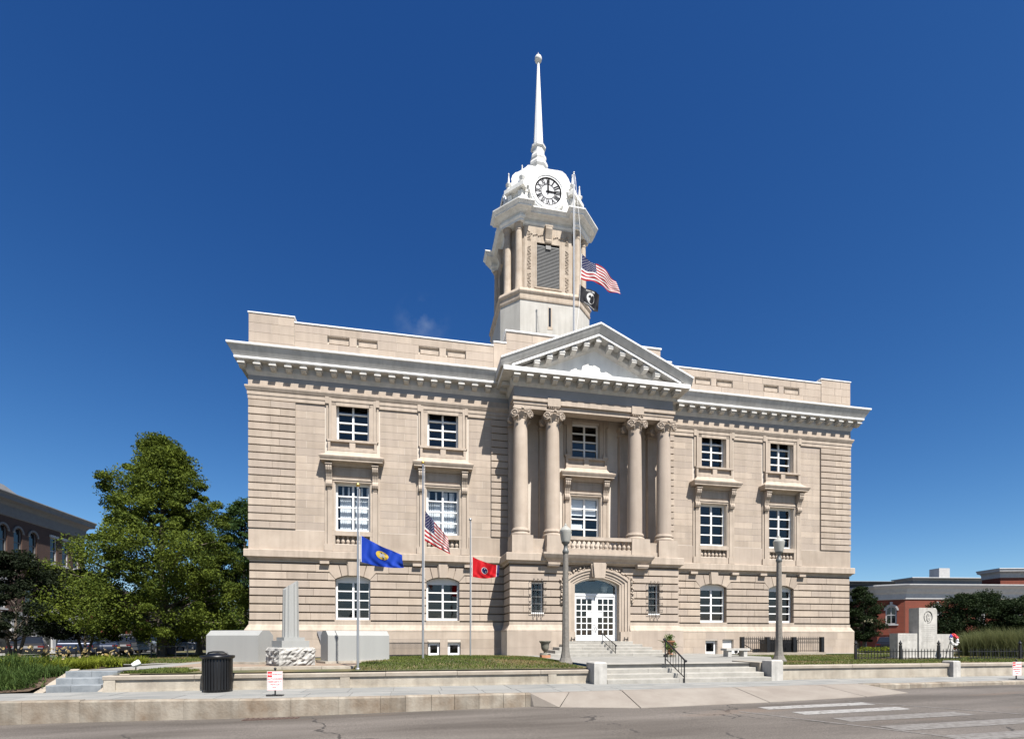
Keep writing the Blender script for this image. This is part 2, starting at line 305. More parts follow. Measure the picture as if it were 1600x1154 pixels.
def course(name, x0, x1, y0, y1, z0, z1, length, material, parent, gap=0.008, offset=0.0, c=0.0):
    """one course of stones between x0 and x1, each stone its own object"""
    w = x1 - x0
    if w < 0.12: return
    n = max(1, int(round(w/length))); cuts = [x0]
    if n > 1:
        base = [(i + (0.22 if offset else -0.08)*(1 if i % 2 else -1)*0.5 + (0.5*offset - 0.25*offset))/n for i in range(1, n)]
        cuts += [x0 + w*min(0.93, max(0.07, b + random.uniform(-.03, .03))) for b in base]
    elif offset and w > 0.8: cuts += [x0 + w*random.choice((0.36, 0.62))]
    cuts.append(x1); cuts.sort()
    for a, b in zip(cuts[:-1], cuts[1:]):
        m = MB()
        if c: m.chamfer_box(a+gap/2, b-gap/2, y0, y1, z0, z1, c)
        else: m.box(a+gap/2, b-gap/2, y0, y1, z0, z1)
        m.build(name, material, parent, fix=False)
# ================================================================== courthouse
CH = thing('courthouse', 'three storey beige limestone courthouse with columned portico and white clock tower', 'courthouse')
WX = 15.77; XC = (11.34, 7.19)
def mir(a, b, sg): return (a, b) if sg > 0 else (-b, -a)
def arch_z(x, hw, zs, zc):
    sg = zc - zs; r = (hw*hw + sg*sg)/(2*sg); return zc - r + math.sqrt(max(0, r*r - x*x))

# ---- window with its panes; frame is the part, panes and blinds its sub-parts
def window(xc, z0, z1, hw, y, rows=4, arch=None, blind=None, lab=None, bar=0.085, cols=2):
    m = MB(); yb = y + 0.07
    fw = 0.085; zt = z1 if not arch else arch[0] - 0.05
    xs = [xc - hw + fw + (2*hw - 2*fw + bar)/cols*i for i in range(cols)]; pw = (2*hw - 2*fw + bar)/cols - bar
    m.box(xc-hw, xc-hw+fw, y, yb, z0, zt); m.box(xc+hw-fw, xc+hw, y, yb, z0, zt)
    m.box(xc-hw+fw, xc+hw-fw, y, yb, z0, z0+0.11)
    if arch:
        zs, zc = arch; n = 14; pts = [(xc-hw, zt-0.09), (xc+hw, zt-0.09)] + [(xc+hw-2*hw*i/n, arch_z(hw-2*hw*i/n, hw, zs, zc)) for i in range(n+1)]
        m.prism(pts, y-0.005, yb, 'y')
        top = zt - 0.09
    else:
        m.box(xc-hw+fw, xc+hw-fw, y, yb, zt-0.09, zt); top = zt - 0.09
    for i in range(1, cols): m.box(xs[i]-bar, xs[i], y-0.012, yb, z0+0.11, top)
    bot = z0 + 0.11; rh = (top - bot + 0.055)/rows
    for i in range(1, rows):
        zb = bot + rh*i - 0.055
        for x in xs: m.box(x, x+pw, y-0.03, yb, zb, zb+0.055)
    w = m.build('window', WHITE, CH)
    if lab: w['label'] = lab
    for x in xs:
        for i in range(rows):
            a = bot + rh*i; b = a + rh - 0.055
            MB().add([(x, y+0.045, a), (x+pw, y+0.045, a), (x+pw, y+0.045, b), (x, y+0.045, b)], [(0, 1, 2, 3)]).build('pane', GLASS, w, fix=False)
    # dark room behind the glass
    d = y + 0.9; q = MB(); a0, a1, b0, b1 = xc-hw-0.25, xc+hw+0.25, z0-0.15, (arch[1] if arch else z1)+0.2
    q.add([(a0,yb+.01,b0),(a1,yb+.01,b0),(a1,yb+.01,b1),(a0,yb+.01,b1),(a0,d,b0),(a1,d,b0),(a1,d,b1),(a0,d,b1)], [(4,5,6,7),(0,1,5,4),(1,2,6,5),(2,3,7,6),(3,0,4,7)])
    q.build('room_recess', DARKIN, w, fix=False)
    if blind == 'vertical':
        rnd = random.Random(int(xc*100)); x = xc-hw+fw
        while x < xc+hw-fw-0.05:
            if rnd.random() < 0.84:
                a = rnd.uniform(.1, .75); b = MB(); b.box(-0.042, 0.042, -0.003, 0.003, bot, top - rnd.choice((0, 0, .42, .45))); b.xf(Matrix.Translation((x+.04, y+0.2, 0)) @ Matrix.Rotation(a, 4, 'Z')); b.build('blind_slat', BLIND, w, fix=False)
            x += 0.085
    if blind == 'roller':
        MB().box(xc-hw+fw+.02, xc+hw-fw-.02, y+.12, y+.126, z0+(top-z0)*0.62, top).build('blind', BLIND, w, fix=False)
        MB().box(xc-hw+fw+.02, xc-0.05, y+.12, y+.126, z0+.62, z0+.9).build('blind', BLIND, w, fix=False)
    if blind == 'half':
        MB().box(xc-hw+fw+.02, xc-.03, y+.14, y+.146, z0+.2, top-.5).build('blind', BLIND, w, fix=False)
    return w

# ---- upper storeys: one wall sheet with openings
ops = []
for xc in (-XC[0], -XC[1], 0.0, XC[1], XC[0]):
    ops += [(xc-.77, xc+.77, 5.80, 8.03), (xc-.73, xc+.73, 9.95, 11.75)]
    if xc: ops.append((xc-.77, xc+.77, 5.2, 5.58))
m = MB(); panel(m, -WX, WX, 4.3, 13.66, 0.012, ops, 0.30)
for xc in (-XC[0], -XC[1], XC[1], XC[0]): m.add([(xc-.8,.29,5.1),(xc+.8,.29,5.1),(xc+.8,.29,5.65),(xc-.8,.29,5.65)], [(0,1,2,3)])
UP = m.build('upper_wall', MORTAR, CH, fix=False)
m = MB()
for sg in (-1, 1):
    m.add([(sg*WX,.012,-.3),(sg*WX,18,-.3),(sg*WX,18,13.66),(sg*WX,.012,13.66)], [(0,1,2,3)])
m.add([(-WX,18,-.3),(WX,18,-.3),(WX,18,15),(-WX,18,15)], [(0,1,2,3)])
SIDE = m.build('side_wall', STONE_PLAIN, CH, fix=False)
MB().add([(-WX,0.3,13.62),(WX,0.3,13.62),(WX,18,13.62),(-WX,18,13.62)], [(0,1,2,3)]).build('flat_roof', PALE, CH, fix=False)
# side porticos on the flanks
for sg in (-1, 1):
    a, b = mir(WX-.02, WX+1.5, sg); m = MB(); m.box(a, b, 6, 13, -.3, 4.4); m.box(*mir(WX-.02, WX+1.62, sg), 5.85, 13.15, 4.4, 4.8); m.box(a, b, 6.2, 12.8, 4.8, 5.7)
    m.build('side_portico', STONE_PLAIN, CH)
# plain pedestal zone, ashlar piers, quoins
ZQ0, CHT = 5.76, 0.338; NC = 17
for sg in (-1, 1):
    for a, b, ln in ((12.56, 13.82, .84), (8.40, 10.12, .86), (4.86, 5.96, .8)):
        x0, x1 = mir(a, b, sg)
        for k in range(NC):
            course('ashlar_block', x0, x1, .006, .013, ZQ0+.02+k*CHT+.006, ZQ0+.02+(k+1)*CHT-.006, ln, STONE, UP, gap=.014, offset=k % 2)
    for a, b, ln in ((13.82, WX+.03, 1.0), (4.0, 4.86, 1.2)):
        x0, x1 = mir(a, b, sg)
        for k in range(NC):
            course('quoin_block', x0, x1, -.075, .03, ZQ0+k*CHT+.026, ZQ0+(k+1)*CHT-.026, ln, STONE, UP, gap=.006, offset=(k % 2)*(ln == 1.0), c=.008)
    for a, b, ln in ((12.56, WX+.03, 3.4), (8.40, 10.12, 2), (4.0, 5.96, 2.2)):
        x0, x1 = mir(a, b, sg); course('pedestal_block', x0, x1, -.03, .013, 4.84, 5.745, ln, STONE, UP, gap=.006)
# architrave bands under the frieze
for sg in (-1, 1):
    m = MB(); p = [(-WX, 18), (-WX, 0), (-4.02, 0)] if sg < 0 else [(4.02, 0), (WX, 0), (WX, 18)]
    m.mould(p, [(0, 11.52), (.05, 11.53), (.05, 11.70), (.075, 11.71), (.075, 11.87), (.10, 11.89), (.16, 12.02), (.16, 12.09), (.035, 12.11), (.035, 12.36), (0, 12.37)])
    m.build('architrave', STONE_PLAIN, CH)
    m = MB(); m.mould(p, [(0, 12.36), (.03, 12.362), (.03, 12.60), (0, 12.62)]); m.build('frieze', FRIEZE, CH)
    m = MB(); m.mould(p, [(0, 4.36), (.05, 4.37), (.08, 4.44), (.17, 4.49), (.185, 4.50), (.185, 4.79), (.17, 4.82), (.03, 4.84), (0, 4.84)])
    m.build('belt_course', STONE_PLAIN, CH)
    m = MB(); m.mould(p, [(.03, 12.58), (.06, 12.62), (.13, 12.76), (.15, 13.03), (.46, 13.04), (.46, 13.06), (.48, 13.06), (.48, 13.16), (.49, 13.18), (.52, 13.24), (.60, 13.38), (.68, 13.54), (.70, 13.56), (.72, 13.56), (.72, 13.645), (0, 13.69)])
    CN = m.build('cornice', CORNICE, CH)
    MB().mould(p, [(.482, 13.09), (.490, 13.09), (.490, 13.162), (.482, 13.162)]).build('fascia_strip', WHITE, CN)
    MB().mould(p, [(.715, 13.59), (.728, 13.59), (.728, 13.655), (.0, 13.70)]).build('gutter_edge', WHITE, CN)
    n = 18 if sg < 0 else 19
    for i in range(n):
        x = sg*(5.06 + (15.98-5.06)*i/(n-1)); m = MB()
        m.prism([(-.40, 13.045), (-.14, 13.045), (-.14, 12.75), (-.28, 12.75), (-.40, 12.82)], x-.115, x+.115, 'x')
        m.box(x-.15, x+.15, -.472, -.13, 12.87, 12.94); m.build('modillion', WHITE if False else CORNICE, CN)
    m = MB(); m.mould(p, [(.16, 1.16), (.165, 1.22), (.15, 1.25), (.10, 1.33), (.05, 1.43), (.02, 1.47), (.02, 1.62), (0, 1.62)])
    m.build('water_table', STONE_PLAIN, CH)

# ---- window surrounds of the two upper storeys
def baluster_prof(h, r):
    return [(r*.95, 0), (r*.95, h*.10), (r*.6, h*.13), (r*.75, h*.22), (r, h*.34), (r*.85, h*.48), (r*.45, h*.66), (r*.38, h*.80), (r*.62, h*.84), (r*.5, h*.88), (r*.9, h*.90), (r*.9, h)]
def console(xc):
    m = MB(); pr = [(0, 8.74), (-.33, 8.74), (-.345, 8.62), (-.31, 8.50), (-.22, 8.38), (-.16, 8.22), (-.14, 8.08), (-.19, 8.00), (-.21, 7.90), (-.17, 7.80), (-.10, 7.77), (0, 7.77)]
    for a, b in ((-.13, -.055), (-.037, .037), (.055, .13)): m.prism(pr, xc+a, xc+b, 'x')
    pr2 = [(p[0]*.9, p[1]) for p in pr]; m.prism(pr2, xc-.125, xc+.125, 'x')
    m.box(xc-.155, xc+.155, -.37, 0, 8.74, 8.80); m.prism([(-.02, 7.77), (-.13, 7.77), (-.09, 7.66), (-.02, 7.60)], xc-.08, xc+.08, 'x')
    return m
def aedicule(xc, center=False):
    m = MB()                                          # lower window: pilasters, plinths, sills, lintel
    for s in (-1, 1):
        m.box(*sorted((xc+s*.80, xc+s*.90)), -.035, .02, 5.80 if not center else 5.0, 8.1)
        m.box(*sorted((xc+s*.90, xc+s*1.10)), -.075, .02, 5.17, 8.76); m.box(*sorted((xc+s*1.13, xc+s*1.22)), -.045, .02, 5.17, 8.76)
        m.box(*sorted((xc+s*.86, xc+s*1.24)), -.10, .02, 4.85, 5.17)
    if not center:
        m.box(xc-.86, xc+.86, -.055, .02, 4.85, 5.16); m.box(xc-.90, xc+.90, -.05, .2, 5.575, 5.79)
        for s in (-1, 1): m.box(*sorted((xc+s*.77, xc+s*.90)), -.045, .02, 5.16, 5.575)
    m.box(xc-.90, xc+.90, -.05, .02, 8.04, 8.12); m.box(xc-.90, xc+.90, -.08, .02, 8.125, 8.22)
    m.box(xc-.86, xc+.86, -.02, .02, 8.22, 8.78); m.box(xc-.74, xc+.74, -.045, .02, 8.30, 8.60)
    S = m.build('window_surround', STONE_PLAIN, CH)
    for s in (-1, 1): console(xc+s*1.02).build('console', STONE_PLAIN, S)
    if not center:
        for i in range(7):
            b = MB(); b.lathe([(r, 5.165+z) for r, z in baluster_prof(.405, .095)], xc-.66+i*.22, .10, 10); b.build('baluster', STONE_PLAIN, S, smooth=40)
    h = MB()                                          # hood
    h.mould([(xc-1.02, .02), (xc-1.02, -.10), (xc+1.02, -.10), (xc+1.02, .02)],
            [(0, 8.74), (.02, 8.78), (.06, 8.82), (.10, 8.86), (.30, 8.87), (.30, 8.88), (.34, 8.885), (.345, 8.96), (.37, 8.98), (.41, 9.07), (.41, 9.10), (.36, 9.13), (.20, 9.22), (.10, 9.32), (.05, 9.42), (0, 9.44)])
    h.box(xc-1.02, xc+1.02, -.10, .02, 8.75, 9.43); h.build('window_hood', STONE_PLAIN, S)
    m = MB()                                          # sill block with two sunk panels
    m.box(xc-1.06, xc+1.06, -.03, .02, 9.44, 9.95); m.box(xc-1.10, xc+1.10, -.16, .02, 9.855, 9.955)
    for a, b in ((-1.08, -.97), (-.13, .13), (.97, 1.08)): m.box(xc+a, xc+b, -.14, .02, 9.561, 9.854)
    m.box(xc-1.08, xc+1.08, -.14, .02, 9.44, 9.56); m.build('sill_block', STONE_PLAIN, S)
    m = MB()                                          # upper architrave surround with ears
    for s in (-1, 1):
        m.box(*sorted((xc+s*.73, xc+s*.93)), -.05, .02, 9.955, 11.78); m.box(*sorted((xc+s*.93, xc+s*1.04)), -.085, .02, 9.955, 12.0)
        m.box(*sorted((xc+s*1.08, xc+s*1.16)), -.05, .02, 9.955, 11.56)
        m.box(*sorted((xc+s*1.04, xc+s*1.20)), -.10, .02, 11.58, 12.18)
    m.box(xc-.93, xc+.93, -.05, .02, 11.78, 11.93); m.box(xc-.93, xc+.93, -.09, .02, 11.93, 12.0); m.box(xc-1.04, xc+1.04, -.105, .02, 12.0, 12.14)
    if center:
        for s in (-1, 1):
            m.box(*sorted((xc+s*.86, xc+s*1.14)), -.19, .02, 9.955, 10.05); m.box(*sorted((xc+s*.90, xc+s*1.02)), -.15, .02, 10.05, 10.22)
    m.build('upper_surround', STONE_PLAIN, S)
    return S
for i, xc in enumerate((-XC[0], -XC[1], XC[1], XC[0])):
    aedicule(xc)
    window(xc, 5.80, 8.03, .77, .23, blind=('vertical', 'vertical', None, None)[i])
    window(xc, 9.95, 11.75, .73, .23, blind=(None, None, None, None)[i])
aedicule(0, True); window(0, 5.80, 8.03, .77, .23, blind='roller'); window(0, 9.95, 11.75, .73, .23)

# ---- ground storey of the wings, rusticated
GZ0, GH = 1.65, .37
ARCHW = (.78, 3.58, 3.78)
def az(x): return arch_z(x, *ARCHW)
for sg in (-1, 1):
    a, b = mir(4.1, WX, sg); xcs = [sg*x for x in XC]
    m = MB(); panel(m, a, b, 1.2, 4.45, .085, [(x-.78, x+.78, 1.68, 3.80) for x in xcs], .32)
    G = m.build('ground_wall', CORE, CH, fix=False)
    lo, hi = mir(4.25, WX, sg)
    for k in range(7):
        z0, z1 = GZ0+k*GH+.031, GZ0+(k+1)*GH-.031
        cut = .78 if k < 5 else (1.10 if k == 5 else 1.62)
        edges = [lo] + [e for x in sorted(xcs) for e in (x-cut, x+cut)] + [hi]
        for e0, e1 in zip(edges[0::2], edges[1::2]):
            course('rusticated_block', e0, e1, 0, .30 if k < 5 else .09, z0, z1, 1.15, STONE, G, gap=.005, offset=k % 2, c=.012)
    for x in xcs:
        for s in (-1, 1):
            def P(l): return [(x+s*p, q) for p, q in l]
            MB().prism(P([(.78, 3.526), (1.095, 3.526), (1.095, 3.844), (1.02, 3.844), (.80, 3.585), (.78, 3.57)]), 0, .3).build('rusticated_block', STONE, G)
            MB().prism(P([(.20, az(.20)), (.27, 4.214), (.60, 4.214), (.475, az(.475)), (.35, az(.35))]), 0, .3).build('voussoir', STONE, G)
            MB().prism(P([(.505, az(.505)), (.63, 4.214), (1.615, 4.214), (1.615, 3.896), (1.03, 3.896), (.79, 3.60), (.77, az(.77)), (.64, az(.64))]), 0, .3).build('voussoir', STONE, G)
        m = MB(); m.prism([(x-.165, az(.165)-.03), (x+.165, az(.165)-.03), (x+.215, 4.40), (x-.215, 4.40)], -.10, .3)
        m.prism([(x-.21, az(.2)-.01), (x+.21, az(.2)-.01), (x+.26, 4.38), (x-.26, 4.38)], -.05, .28); m.build('keystone', STONE_PLAIN, G)
        for s in (-1, 1): MB().box(x+s*1.22-.20, x+s*1.22+.20, -.17, .02, 4.245, 4.37).build('belt_bracket', STONE_PLAIN, G)
        m = MB(); m.box(x-.80, x+.80, -.02, .34, 1.625, 1.70); m.build('sill', STONE_PLAIN, G)
        n = 12; MB().prism([(x-.80, 3.86), (x-.80, 3.585)] + [(x-.78+1.56*i/n, az(-.78+1.56*i/n)+.004) for i in range(n+1)] + [(x+.80, 3.585), (x+.80, 3.86)], .05, .31).build('arch_backing', CORE, G)
        window(x, 1.70, 3.74, .78, .25, arch=(3.57, 3.77))
# ---- base course of the wings with basement openings
BOPS = {-1: [(-7.92, -7.34, .0, .66), (-6.98, -6.36, .0, .66)], 1: [(6.62, 7.32, .0, .74), (7.62, 8.28, .28, .78)]}
for sg in (-1, 1):
    lo, hi = mir(4.35, WX+.16, sg); m = MB(); panel(m, lo, hi, -.4, 1.2, -.145, BOPS[sg], .12)
    m.add([(sg*(WX+.16), -.145, -.4), (sg*(WX+.16), 18, -.4), (sg*(WX+.16), 18, 1.2), (sg*(WX+.16), -.145, 1.2)], [(0, 1, 2, 3)])
    B = m.build('base_wall', MORTAR, CH, fix=False)
    for k, (z0, z1) in enumerate(((-.3, .0), (.0, .37), (.37, .80), (.80, 1.19))):
        e = [lo] + [v for o in sorted(BOPS[sg]) if o[2] < z1-.02 and o[3] > z0+.02 for v in (o[0], o[1])] + [hi]
        for e0, e1 in zip(e[0::2], e[1::2]):
            zz = [(z0, z1)]
            if k == 2:      # stones above and beside the openings keep clear of them
                pass
            course('base_block', e0, e1, -.155, -.14, z0+.003, z1-.003, 1.5, STONE, B, gap=.006, offset=k % 2)
    for o in BOPS[sg]:
        if o[3] < .77:
            w = MB(); w.box(o[0]+.02, o[0]+.12, .0, .06, o[2], o[3]-.02); w.box(o[1]-.12, o[1]-.02, .0, .06, o[2], o[3]-.02); w.box(o[0]+.12, o[1]-.12, .0, .06, o[2], o[2]+.14); w.box(o[0]+.12, o[1]-.12, .0, .06, o[3]-.14, o[3]-.02)
            W = w.build('basement_window', WHITE, CH)
            MB().add([(o[0]+.12, .04, o[2]+.14), (o[1]-.12, .04, o[2]+.14), (o[1]-.12, .04, o[3]-.14), (o[0]+.12, .04, o[3]-.14)], [(0, 1, 2, 3)]).build('pane', GLASS, W, fix=False)
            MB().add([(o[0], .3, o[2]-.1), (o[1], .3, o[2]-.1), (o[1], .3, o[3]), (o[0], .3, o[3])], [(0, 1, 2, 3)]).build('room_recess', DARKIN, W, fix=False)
        else:
            w = MB(); w.box(o[0], o[1], .02, .06, o[2], o[3])
            for i in range(9): w.box(o[0]+.05, o[1]-.05, -.02, .02, o[2]+.05+i*.048, o[2]+.085+i*.048)
            w.build('vent_shutter', WHITE, CH)

# ================================================================== portico
PX, PY = 4.25, -1.6
m = MB(); panel(m, -PX, PX, 1.0, 4.45, PY+.085, [(-1.16, 1.16, .5, 3.74), (-3.22, -2.64, 2.0, 3.47), (2.64, 3.22, 2.0, 3.47)], PY+.42)
for sg in (-1, 1): m.add([(sg*(PX-.085), PY+.085, 1.0), (sg*(PX-.085), .1, 1.0), (sg*(PX-.085), .1, 4.45), (sg*(PX-.085), PY+.085, 4.45)], [(0, 1, 2, 3)])
PW = m.build('portico_wall', CORE, CH, fix=False)
for k in range(7):
    z0, z1 = GZ0+k*GH+.031, GZ0+(k+1)*GH-.031
    cut = 1.66 if k < 5 else (1.62 if k == 5 else 1.30)
    sl = z0 < 3.47 and z1 > 2.0
    for sg in (-1, 1):
        segs = [(cut, 2.64), (3.22, PX)] if sl else [(cut, PX)]
        for s0, s1 in segs: course('rusticated_block', *mir(s0, s1, sg), PY, PY+.10, z0, z1, 1.3, STONE, PW, gap=.005, offset=k % 2, c=.012)
        m = MB(); m.box(*mir(PX-.09, PX-.001, sg), PY+.102, .086, z0, z1); m.build('rusticated_block', STONE, PW)
bp = [(-PX, .05), (-PX, PY), (PX, PY), (PX, .05)]
m = MB()
m.mould([(-PX, .05), (-PX, PY), (-1.62, PY)], [(.16, 1.16), (.165, 1.22), (.15, 1.25), (.10, 1.33), (.05, 1.43), (.02, 1.47), (.02, 1.62), (0, 1.62)])
m.build('water_table', STONE_PLAIN, CH); m = MB()
m.mould([(1.62, PY), (PX, PY), (PX, .05)], [(.16, 1.16), (.165, 1.22), (.15, 1.25), (.10, 1.33), (.05, 1.43), (.02, 1.47), (.02, 1.62), (0, 1.62)])
m.build('water_table', STONE_PLAIN, CH)
for sg in (-1, 1):
    m = MB(); m.box(*mir(1.40, PX+.15, sg), PY-.15, .1, -.4, 1.16); PB = m.build('portico_base', MORTAR, CH)
    for z0, z1 in ((-.3, .42), (.42, 1.18)): course('base_block', *mir(1.395, PX+.155, sg), PY-.16, PY-.14, z0+.003, z1-.003, 1.6, STONE, PB, gap=.006, offset=1)
m = MB(); m.mould(bp, [(0, 4.30), (.05, 4.31), (.08, 4.38), (.17, 4.43), (.185, 4.44), (.185, 4.75), (.17, 4.78), (.03, 4.80), (0, 4.80)]); m.build('belt_course', STONE_PLAIN, CH)
m = MB(); m.box(-PX+.02, PX-.02, PY+.02, .0, 4.55, 4.795); m.build('balcony_floor', STONE_PLAIN, CH)
m = MB(); m.mould([(-2.45, PY), (-2.45, -1.76), (2.45, -1.76), (2.45, PY)], [(0, 4.36), (.06, 4.39), (.10, 4.47), (.14, 4.50), (.22, 4.58), (.29, 4.70), (.30, 4.72), (.30, 4.81), (0, 4.83)])
m.box(-2.44, 2.44, -1.758, PY, 4.37, 4.82); BAL = m.build('balcony', STONE_PLAIN, CH)
for sg in (-1, 1):
    m = MB(); m.box(*mir(1.92, 2.50, sg), -1.93, PY, 4.26, 4.36); m.box(*mir(1.94, 2.48, sg), -1.90, PY, 4.20, 4.26); m.build('balcony_bracket', STONE_PLAIN, BAL)
# balustrade
m = MB(); m.box(-1.62, 1.62, -1.90, -1.62, 4.83, 5.02); m.box(-1.62, 1.62, -1.90, -1.62, 5.44, 5.60); BR = m.build('balustrade', STONE_PLAIN, CH)
for i in range(14):
    b = MB(); b.lathe([(r, 5.02+z) for r, z in baluster_prof(.42, .095)], -1.52+i*3.04/13, -1.76, 12); b.build('baluster', STONE_PLAIN, BR, smooth=40)
# pedestals, columns, pilasters
CXS = (-3.65, -2.10, 2.10, 3.65); CY = -1.20
for i, x in enumerate(CXS):
    m = MB()
    if abs(x) > 3: m.box(x-.5, x+.5, CY-.48, CY+.5, 4.80, 5.62)
    else:
        m.box(x-.46, x+.46, -1.92, CY+.5, 4.80, 5.60); m.box(x-.48, x+.48, -1.94, CY+.4, 4.80, 5.06)
    m.build('pedestal', STONE_PLAIN, CH)
    sh = MB(); prof = []
    for k in range(17):
        t = k/16; prof.append((.365 - .055*t**1.8, 5.98 + (11.06-5.98)*t))
    prof = [(.40, 5.93), (.40, 5.96), (.37, 5.985)] + prof + [(.335, 11.075), (.34, 11.10), (.315, 11.115)]
    sh.lathe(prof, x, CY, 36); C = sh.build('column', STONE, CH, smooth=30)
    b = MB(); b.lathe([(.46, 5.62), (.475, 5.655), (.478, 5.70), (.46, 5.745), (.42, 5.76), (.395, 5.785), (.395, 5.81), (.425, 5.825), (.44, 5.86), (.435, 5.90), (.41, 5.93), (.39, 5.932)], x, CY, 36); b.build('column_base', STONE_PLAIN, C, smooth=40)
    cp = MB(); cp.lathe([(.315, 11.115), (.33, 11.16), (.40, 11.25), (.43, 11.30), (.40, 11.34), (.36, 11.36)], x, CY, 28)
    ab = []
    for k in range(4):          # abacus with hollowed sides
        a0 = PI/4 + k*PI/2
        for t in np.linspace(0, 1, 7)[:-1]:
            p0 = Vector((math.cos(a0), math.sin(a0)))*.62; p1 = Vector((math.cos(a0+PI/2), math.sin(a0+PI/2)))*.62
            p = p0.lerp(p1, t); p *= 1 - .14*math.sin(PI*t); ab.append((x+p.x, CY+p.y))
    cp.prism(ab, 11.45, 11.52, 'z'); cp.prism([(x+(p-x)*.94, CY+(q-CY)*.94) for p, q in ab], 11.38, 11.45, 'z')
    CAP = cp.build('capital', STONE_PLAIN, C, smooth=30)
    for sx in (-1, 1):
        for sy in (-1, 1):
            v = MB(); r0 = .175; pts = []; rad = []
            v.prism([(r0*.96*math.cos(t), r0*.96*math.sin(t)) for t in np.linspace(0, 2*PI, 20)[:-1]], -.02, .055, 'y')
            for q in range(40):
                t = q/39; an = 2*PI*1.75*t - PI*.5; rr = r0*(1-t*.80); pts.append((-sx*rr*math.cos(an), -.045, rr*math.sin(an))); rad.append(.034*(1-t*.45))
            v.tube(pts, rad, 6); v.sphere((0, -.05, 0), .04, 8, 5)
            if sy > 0: v.xf(Matrix.Rotation(PI, 4, 'Z'))
            v.xf(Matrix.Translation((x+sx*.37, CY+sy*.37, 11.235)) @ Matrix.Rotation(-sx*sy*R(20), 4, 'Z')); v.build('volute', STONE_PLAIN, CAP, smooth=40)
    g = MB()                    # festoon and drops between the volutes
    for sx in (-1, 1):
        for q in range(5): g.sphere((x+sx*(.20-.012*q), CY-.40+.012*q, 11.13-.052*q), .036-.003*q, 7, 5)
    g.sphere((x, CY-.52, 11.43), .075, 8, 6); g.sphere((x-.08, CY-.49, 11.39), .05, 7, 5); g.sphere((x+.08, CY-.49, 11.39), .05, 7, 5)
    g.build('festoon', STONE_PLAIN, CAP, smooth=40)
    p = MB(); p.box(x-.42, x+.42, -.32, .012, 4.80, 5.60); p.box(x-.38, x+.38, -.28, .012, 5.60, 11.12); p.box(x-.42, x+.42, -.34, .012, 11.12, 11.20); p.box(x-.44, x+.44, -.38, .012, 11.40, 11.55); p.box(x-.38, x+.38, -.28, .012, 11.20, 11.40); p.build('pilaster', STONE_PLAIN, CH)
for sg in (-1, 1):
    m = MB(); m.box(*mir(2.56, 3.15, sg), -1.52, -1.0, 4.80, 5.50); m.box(*mir(2.56, 3.15, sg), -1.58, -1.0, 4.80, 5.02); m.build('pedestal_link', STONE_PLAIN, CH)
# entablature
EX, EY = 4.02, -1.47
m = MB()
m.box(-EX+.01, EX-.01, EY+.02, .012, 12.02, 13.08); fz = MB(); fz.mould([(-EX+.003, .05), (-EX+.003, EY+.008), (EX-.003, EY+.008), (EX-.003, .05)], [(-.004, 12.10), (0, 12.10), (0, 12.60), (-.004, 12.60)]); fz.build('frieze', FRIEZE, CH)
for sg in (-1, 1):
    a, b = mir(2.42, EX, sg)
    m.box(a, b, EY, -.92, 11.54, 11.73); m.box(*mir(2.42, EX+.03, sg), EY-.03, -.90, 11.73, 11.88); m.box(*mir(2.42, EX+.07, sg), EY-.09, -.90, 11.88, 12.02)
    m.box(*mir(3.28, EX-.002, sg), -.915, .012, 11.54, 12.02)
    m.box(*mir(1.80, 2.42, sg), EY-.10, -.90, 11.70, 12.08); m.box(*mir(1.84, 2.38, sg), EY-.02, -.90, 11.54, 11.70)
    for i in range(6): m.box(*mir(1.86+i*.092, 1.90+i*.092, sg), EY-.08, EY-.02, 11.63, 11.70)
m.box(-1.80, 1.80, EY+.06, -.90, 11.56, 11.80); m.box(-1.80, 1.80, EY-.05, -.90, 11.80, 12.02)
m.box(-3.28, 3.28, -.90, .012, 11.93, 12.02)
ENT = m.build('entablature', STONE_PLAIN, CH)
ep = [(-EX, .05), (-EX, EY), (EX, EY), (EX, .05)]
m = MB(); m.mould(ep, [(0, 12.54), (.05, 12.58), (.12, 12.70), (.14, 12.92), (.50, 12.945), (.58, 12.95), (.58, 13.14), (.0, 13.19)]); PC = m.build('cornice', CORNICE, CH)
MB().mould(ep, [(.582, 12.955), (.592, 12.955), (.592, 13.145), (.30, 13.175), (.30, 13.165)]).build('fascia_strip', WHITE, PC)
for i in range(14):
    x = -3.98 + 7.96*i/13; m = MB(); m.prism([(EY-.48, 12.945), (EY-.12, 12.945), (EY-.12, 12.66), (EY-.32, 12.66), (EY-.48, 12.73)], x-.115, x+.115, 'x'); m.box(x-.15, x+.15, EY-.565, EY-.12, 12.79, 12.86); m.build('modillion', CORNICE, PC)
for sg in (-1, 1):
    for yy in (-.95, -.35): MB().box(*mir(EX+.12, EX+.46, sg), yy-.12, yy+.12, 12.74, 12.915).build('modillion', CORNICE, PC)
    m = MB(); q = [(sg*x, z) for x, z in ((EX+.56, 13.13), (EX+.60, 13.22), (EX+.70, 13.38), (EX+.71, 13.47), (EX+.45, 13.50), (EX+.45, 13.13))]; m.prism(q, -1.93, .3); m.build('cornice_return', CORNICE, PC)
